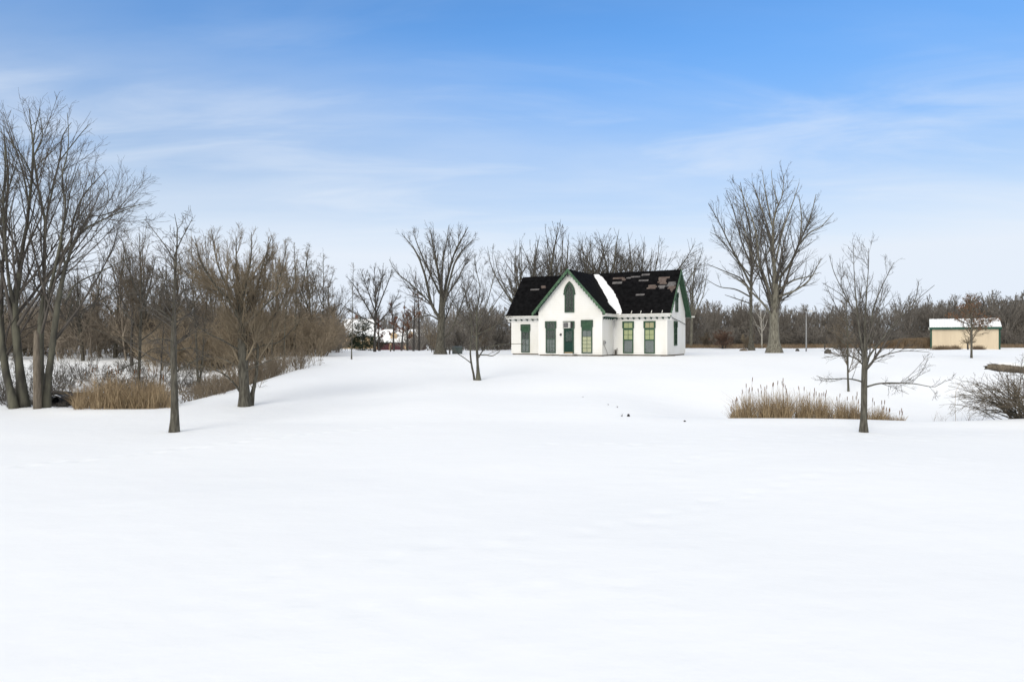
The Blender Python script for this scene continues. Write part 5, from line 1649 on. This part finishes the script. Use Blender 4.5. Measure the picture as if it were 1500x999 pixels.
for k in range(60):
    px = rs.uniform(-25, 110)
    Y_ = rs.uniform(30.2, 33.5)
    X_ = (px - 750) / 1000 * Y_
    spots.append((rs.randint(4), X_, Y_, Hs(X_, Y_), rs.uniform(0, 6.28), rs.uniform(.4, .9), rs.uniform(.12, .42)))
merged_wood('brush', 'thin grey brush over the snowy low ground at left', small, spots, M['twig_grey'])
# dense wood behind
kinds = [shrub_kind(520 + i, 4.4, 15, 3.0, .014, .40) for i in range(4)] + [tree_kind(524 + i, 6.6, 'maple', 1.2, .013, 3, .8, .07) for i in range(2)]
spots = []
for k in range(210):
    px = rs.uniform(-60, 500)
    Y_ = rs.uniform(62, 92)
    X_ = (px - 750) / 1000 * Y_
    kd = rs.randint(6)
    s_ = rs.uniform(.75, 1.15) * (np.interp(px, [-60, 60, 430, 500], [1.15, 1.1, 1.0, .75]))
    spots.append((kd, X_, Y_, Hs(X_, Y_), rs.uniform(0, 6.28), s_ * 1.15, s_ * (1.0 if kd < 4 else .95)))
merged_wood('thicket', 'dense brown leafless wood behind the left bank', kinds, spots, M['thicket'])
spots = []
for k in range(70):
    px = rs.uniform(225, 475)
    Y_ = rs.uniform(54, 63)
    X_ = (px - 750) / 1000 * Y_
    s_ = rs.uniform(.55, 1.0)
    spots.append((rs.randint(4), X_, Y_, Hs(X_, Y_), rs.uniform(0, 6.28), s_ * 1.1, s_))
merged_wood('thicket', 'tan twiggy undergrowth behind the willow and bank', kinds, spots, M['thicket_tan'])
# far woods: behind the middle and along the right
kf = [tree_kind(540 + i, 9.5, 'maple', 1.1, .026, 2, .8) for i in range(4)] + [shrub_kind(545 + i, 4.5, 14, 2.0, .026, .4, True) for i in range(2)]
spots = []
for k in range(330):
    px = rs.uniform(610, 1010) if k < 90 else rs.uniform(1000, 1640)
    Y_ = rs.uniform(118, 150) if k >= 90 else rs.uniform(110, 140)
    X_ = (px - 750) / 1000 * Y_
    top = np.interp(px, [600, 650, 700, 760, 1010, 1100, 1180, 1260, 1340, 1400, 1440, 1500, 1640], [462, 455, 448, 446, 442, 446, 450, 446, 440, 436, 432, 428, 424]) + rs.normal(3, 5)
    z_ = Hs(X_, Y_)
    hh = CAM_Z + (499.5 - top) / 1000 * Y_ - z_
    kd = rs.randint(4) if rs.rand() < .8 else 4 + rs.randint(2)
    s_ = hh / 9.5 if kd < 4 else hh / 9.5 * 1.1
    spots.append((kd, X_, Y_, z_, rs.uniform(0, 6.28), s_ * 1.1, s_))
    spots.append((4 + rs.randint(2), X_ + rs.normal(0, 2), Y_ - rs.uniform(0, 10), z_, rs.uniform(0, 6.28), 1.2, rs.uniform(.5, 1.1)))
merged_wood('far_wood', 'dark leafless wood along the horizon behind the cottage and shed', kf, spots, M['wood_far'])
spots = []
rf_ = np.random.RandomState(909)
for k in range(120):
    px = rf_.uniform(380, 700)
    Y_ = rf_.uniform(150, 290)
    X_ = (px - 750) / 1000 * Y_
    s_ = rf_.uniform(.9, 1.25)
    kd, an = rf_.randint(6), rf_.uniform(0, 6.28)
    if 538 < px < 634 and Y_ < 206 or 492 < px < 560 and Y_ < 228:
        continue
    spots.append((kd, X_, Y_, Hs(X_, Y_), an, s_ * 1.2, s_ * (1 if Y_ < 200 else 1.2)))
merged_wood('far_wood', 'grey leafless wood around the far houses', kf, spots, M['wood_far'])

# brown field grass at the foot of the right wood
n = 26000
px = rs.uniform(1000, 1600, n)
Y_ = rs.uniform(99, 116, n)
X_ = (px - 750) / 1000 * Y_
pos = np.stack([X_, Y_, H(X_, Y_) - .05], -1)
V, Fq = blades(rs, pos, rs.uniform(.25, .75, n), np.full(n, .06), rs.uniform(0, .6, n), 3)
tag(link_mesh('dry_grass', quads_mesh('dry_grass', V, Fq), M['dry_grass']), 'brown field grass between the snow and the right wood', kind='stuff')
n = 14000
px = rs.uniform(1278, 1366, n)
Y_ = rs.uniform(95, 101, n)
X_ = (px - 750) / 1000 * Y_
pos = np.stack([X_, Y_, H(X_, Y_) - .05], -1)
hh = np.interp(px, [1278, 1300, 1320, 1362, 1366], [.5, 1.1, 1.5, 1.55, 1.4]) * rs.uniform(.6, 1.1, n)
V, Fq = blades(rs, pos, hh, np.full(n, .06), rs.uniform(0, .5, n), 4)
tag(link_mesh('dry_grass', quads_mesh('dry_grass', V, Fq), M['dry_grass']), 'tall brown weeds left of the tan shed', kind='stuff')

# ------------------------------------------------------------------ culvert and fallen logs by the left trees
X, Y, Z = on_ground(80, 32.0)
cv_ = empty('culvert_pipe', (X, Y, Z), 'dark round culvert pipe with snow on top, right of the left trees', 'culvert')
m = MB()
k = 20
for r0_, r1_, y0_, y1_ in ((.30, .25, 0, 0), (.25, .25, 0, .9), (.30, .30, 0, 1.2)):
    vs = [(r0_ * math.cos(2 * math.pi * j / k), y0_, .22 + r0_ * math.sin(2 * math.pi * j / k)) for j in range(k)] + [(r1_ * math.cos(2 * math.pi * j / k), y1_, .22 + r1_ * math.sin(2 * math.pi * j / k)) for j in range(k)]
    m.add(vs, [(j, (j + 1) % k, k + (j + 1) % k, k + j) for j in range(k)])
m.build('pipe', M['black'], cv_)
MB().tube([(-.22, .1, .43), (0, .1, .50), (.22, .1, .43)], [.03, .06, .03], 8).build('snow_cap', M['snow'], cv_, True)
for px0, py0, px1, py1, Y_, lab in ((70, 575, 95, 577, 33.2, 'dark fallen log lying over the culvert pipe'), (92, 580, 124, 577, 33.6, 'thin fallen log lying between the culvert and cattails')):
    a_ = ((px0 - 750) / 1000 * Y_, Y_, CAM_Z - (py0 - 499.5) / 1000 * Y_)
    b_ = ((px1 - 750) / 1000 * Y_, Y_ + .4, CAM_Z - (py1 - 499.5) / 1000 * Y_)
    za, zb = Hs(a_[0], a_[1]), Hs(b_[0], b_[1])
    lg = MB().tube([(a_[0] - .8, a_[1], za), (a_[0], a_[1], max(a_[2], za + .1)), ((a_[0] + b_[0]) / 2, Y_ + .2, max((a_[2] + b_[2]) / 2, za + .12)), (b_[0], b_[1], max(b_[2], zb + .08)), (b_[0] + .9, b_[1], zb - .05)], [.13, .12, .11, .10, .06], 8).build('fallen_log', M['bark_dark'], None, True)
    tag(lg, lab, 'log', 'fallen logs at left')
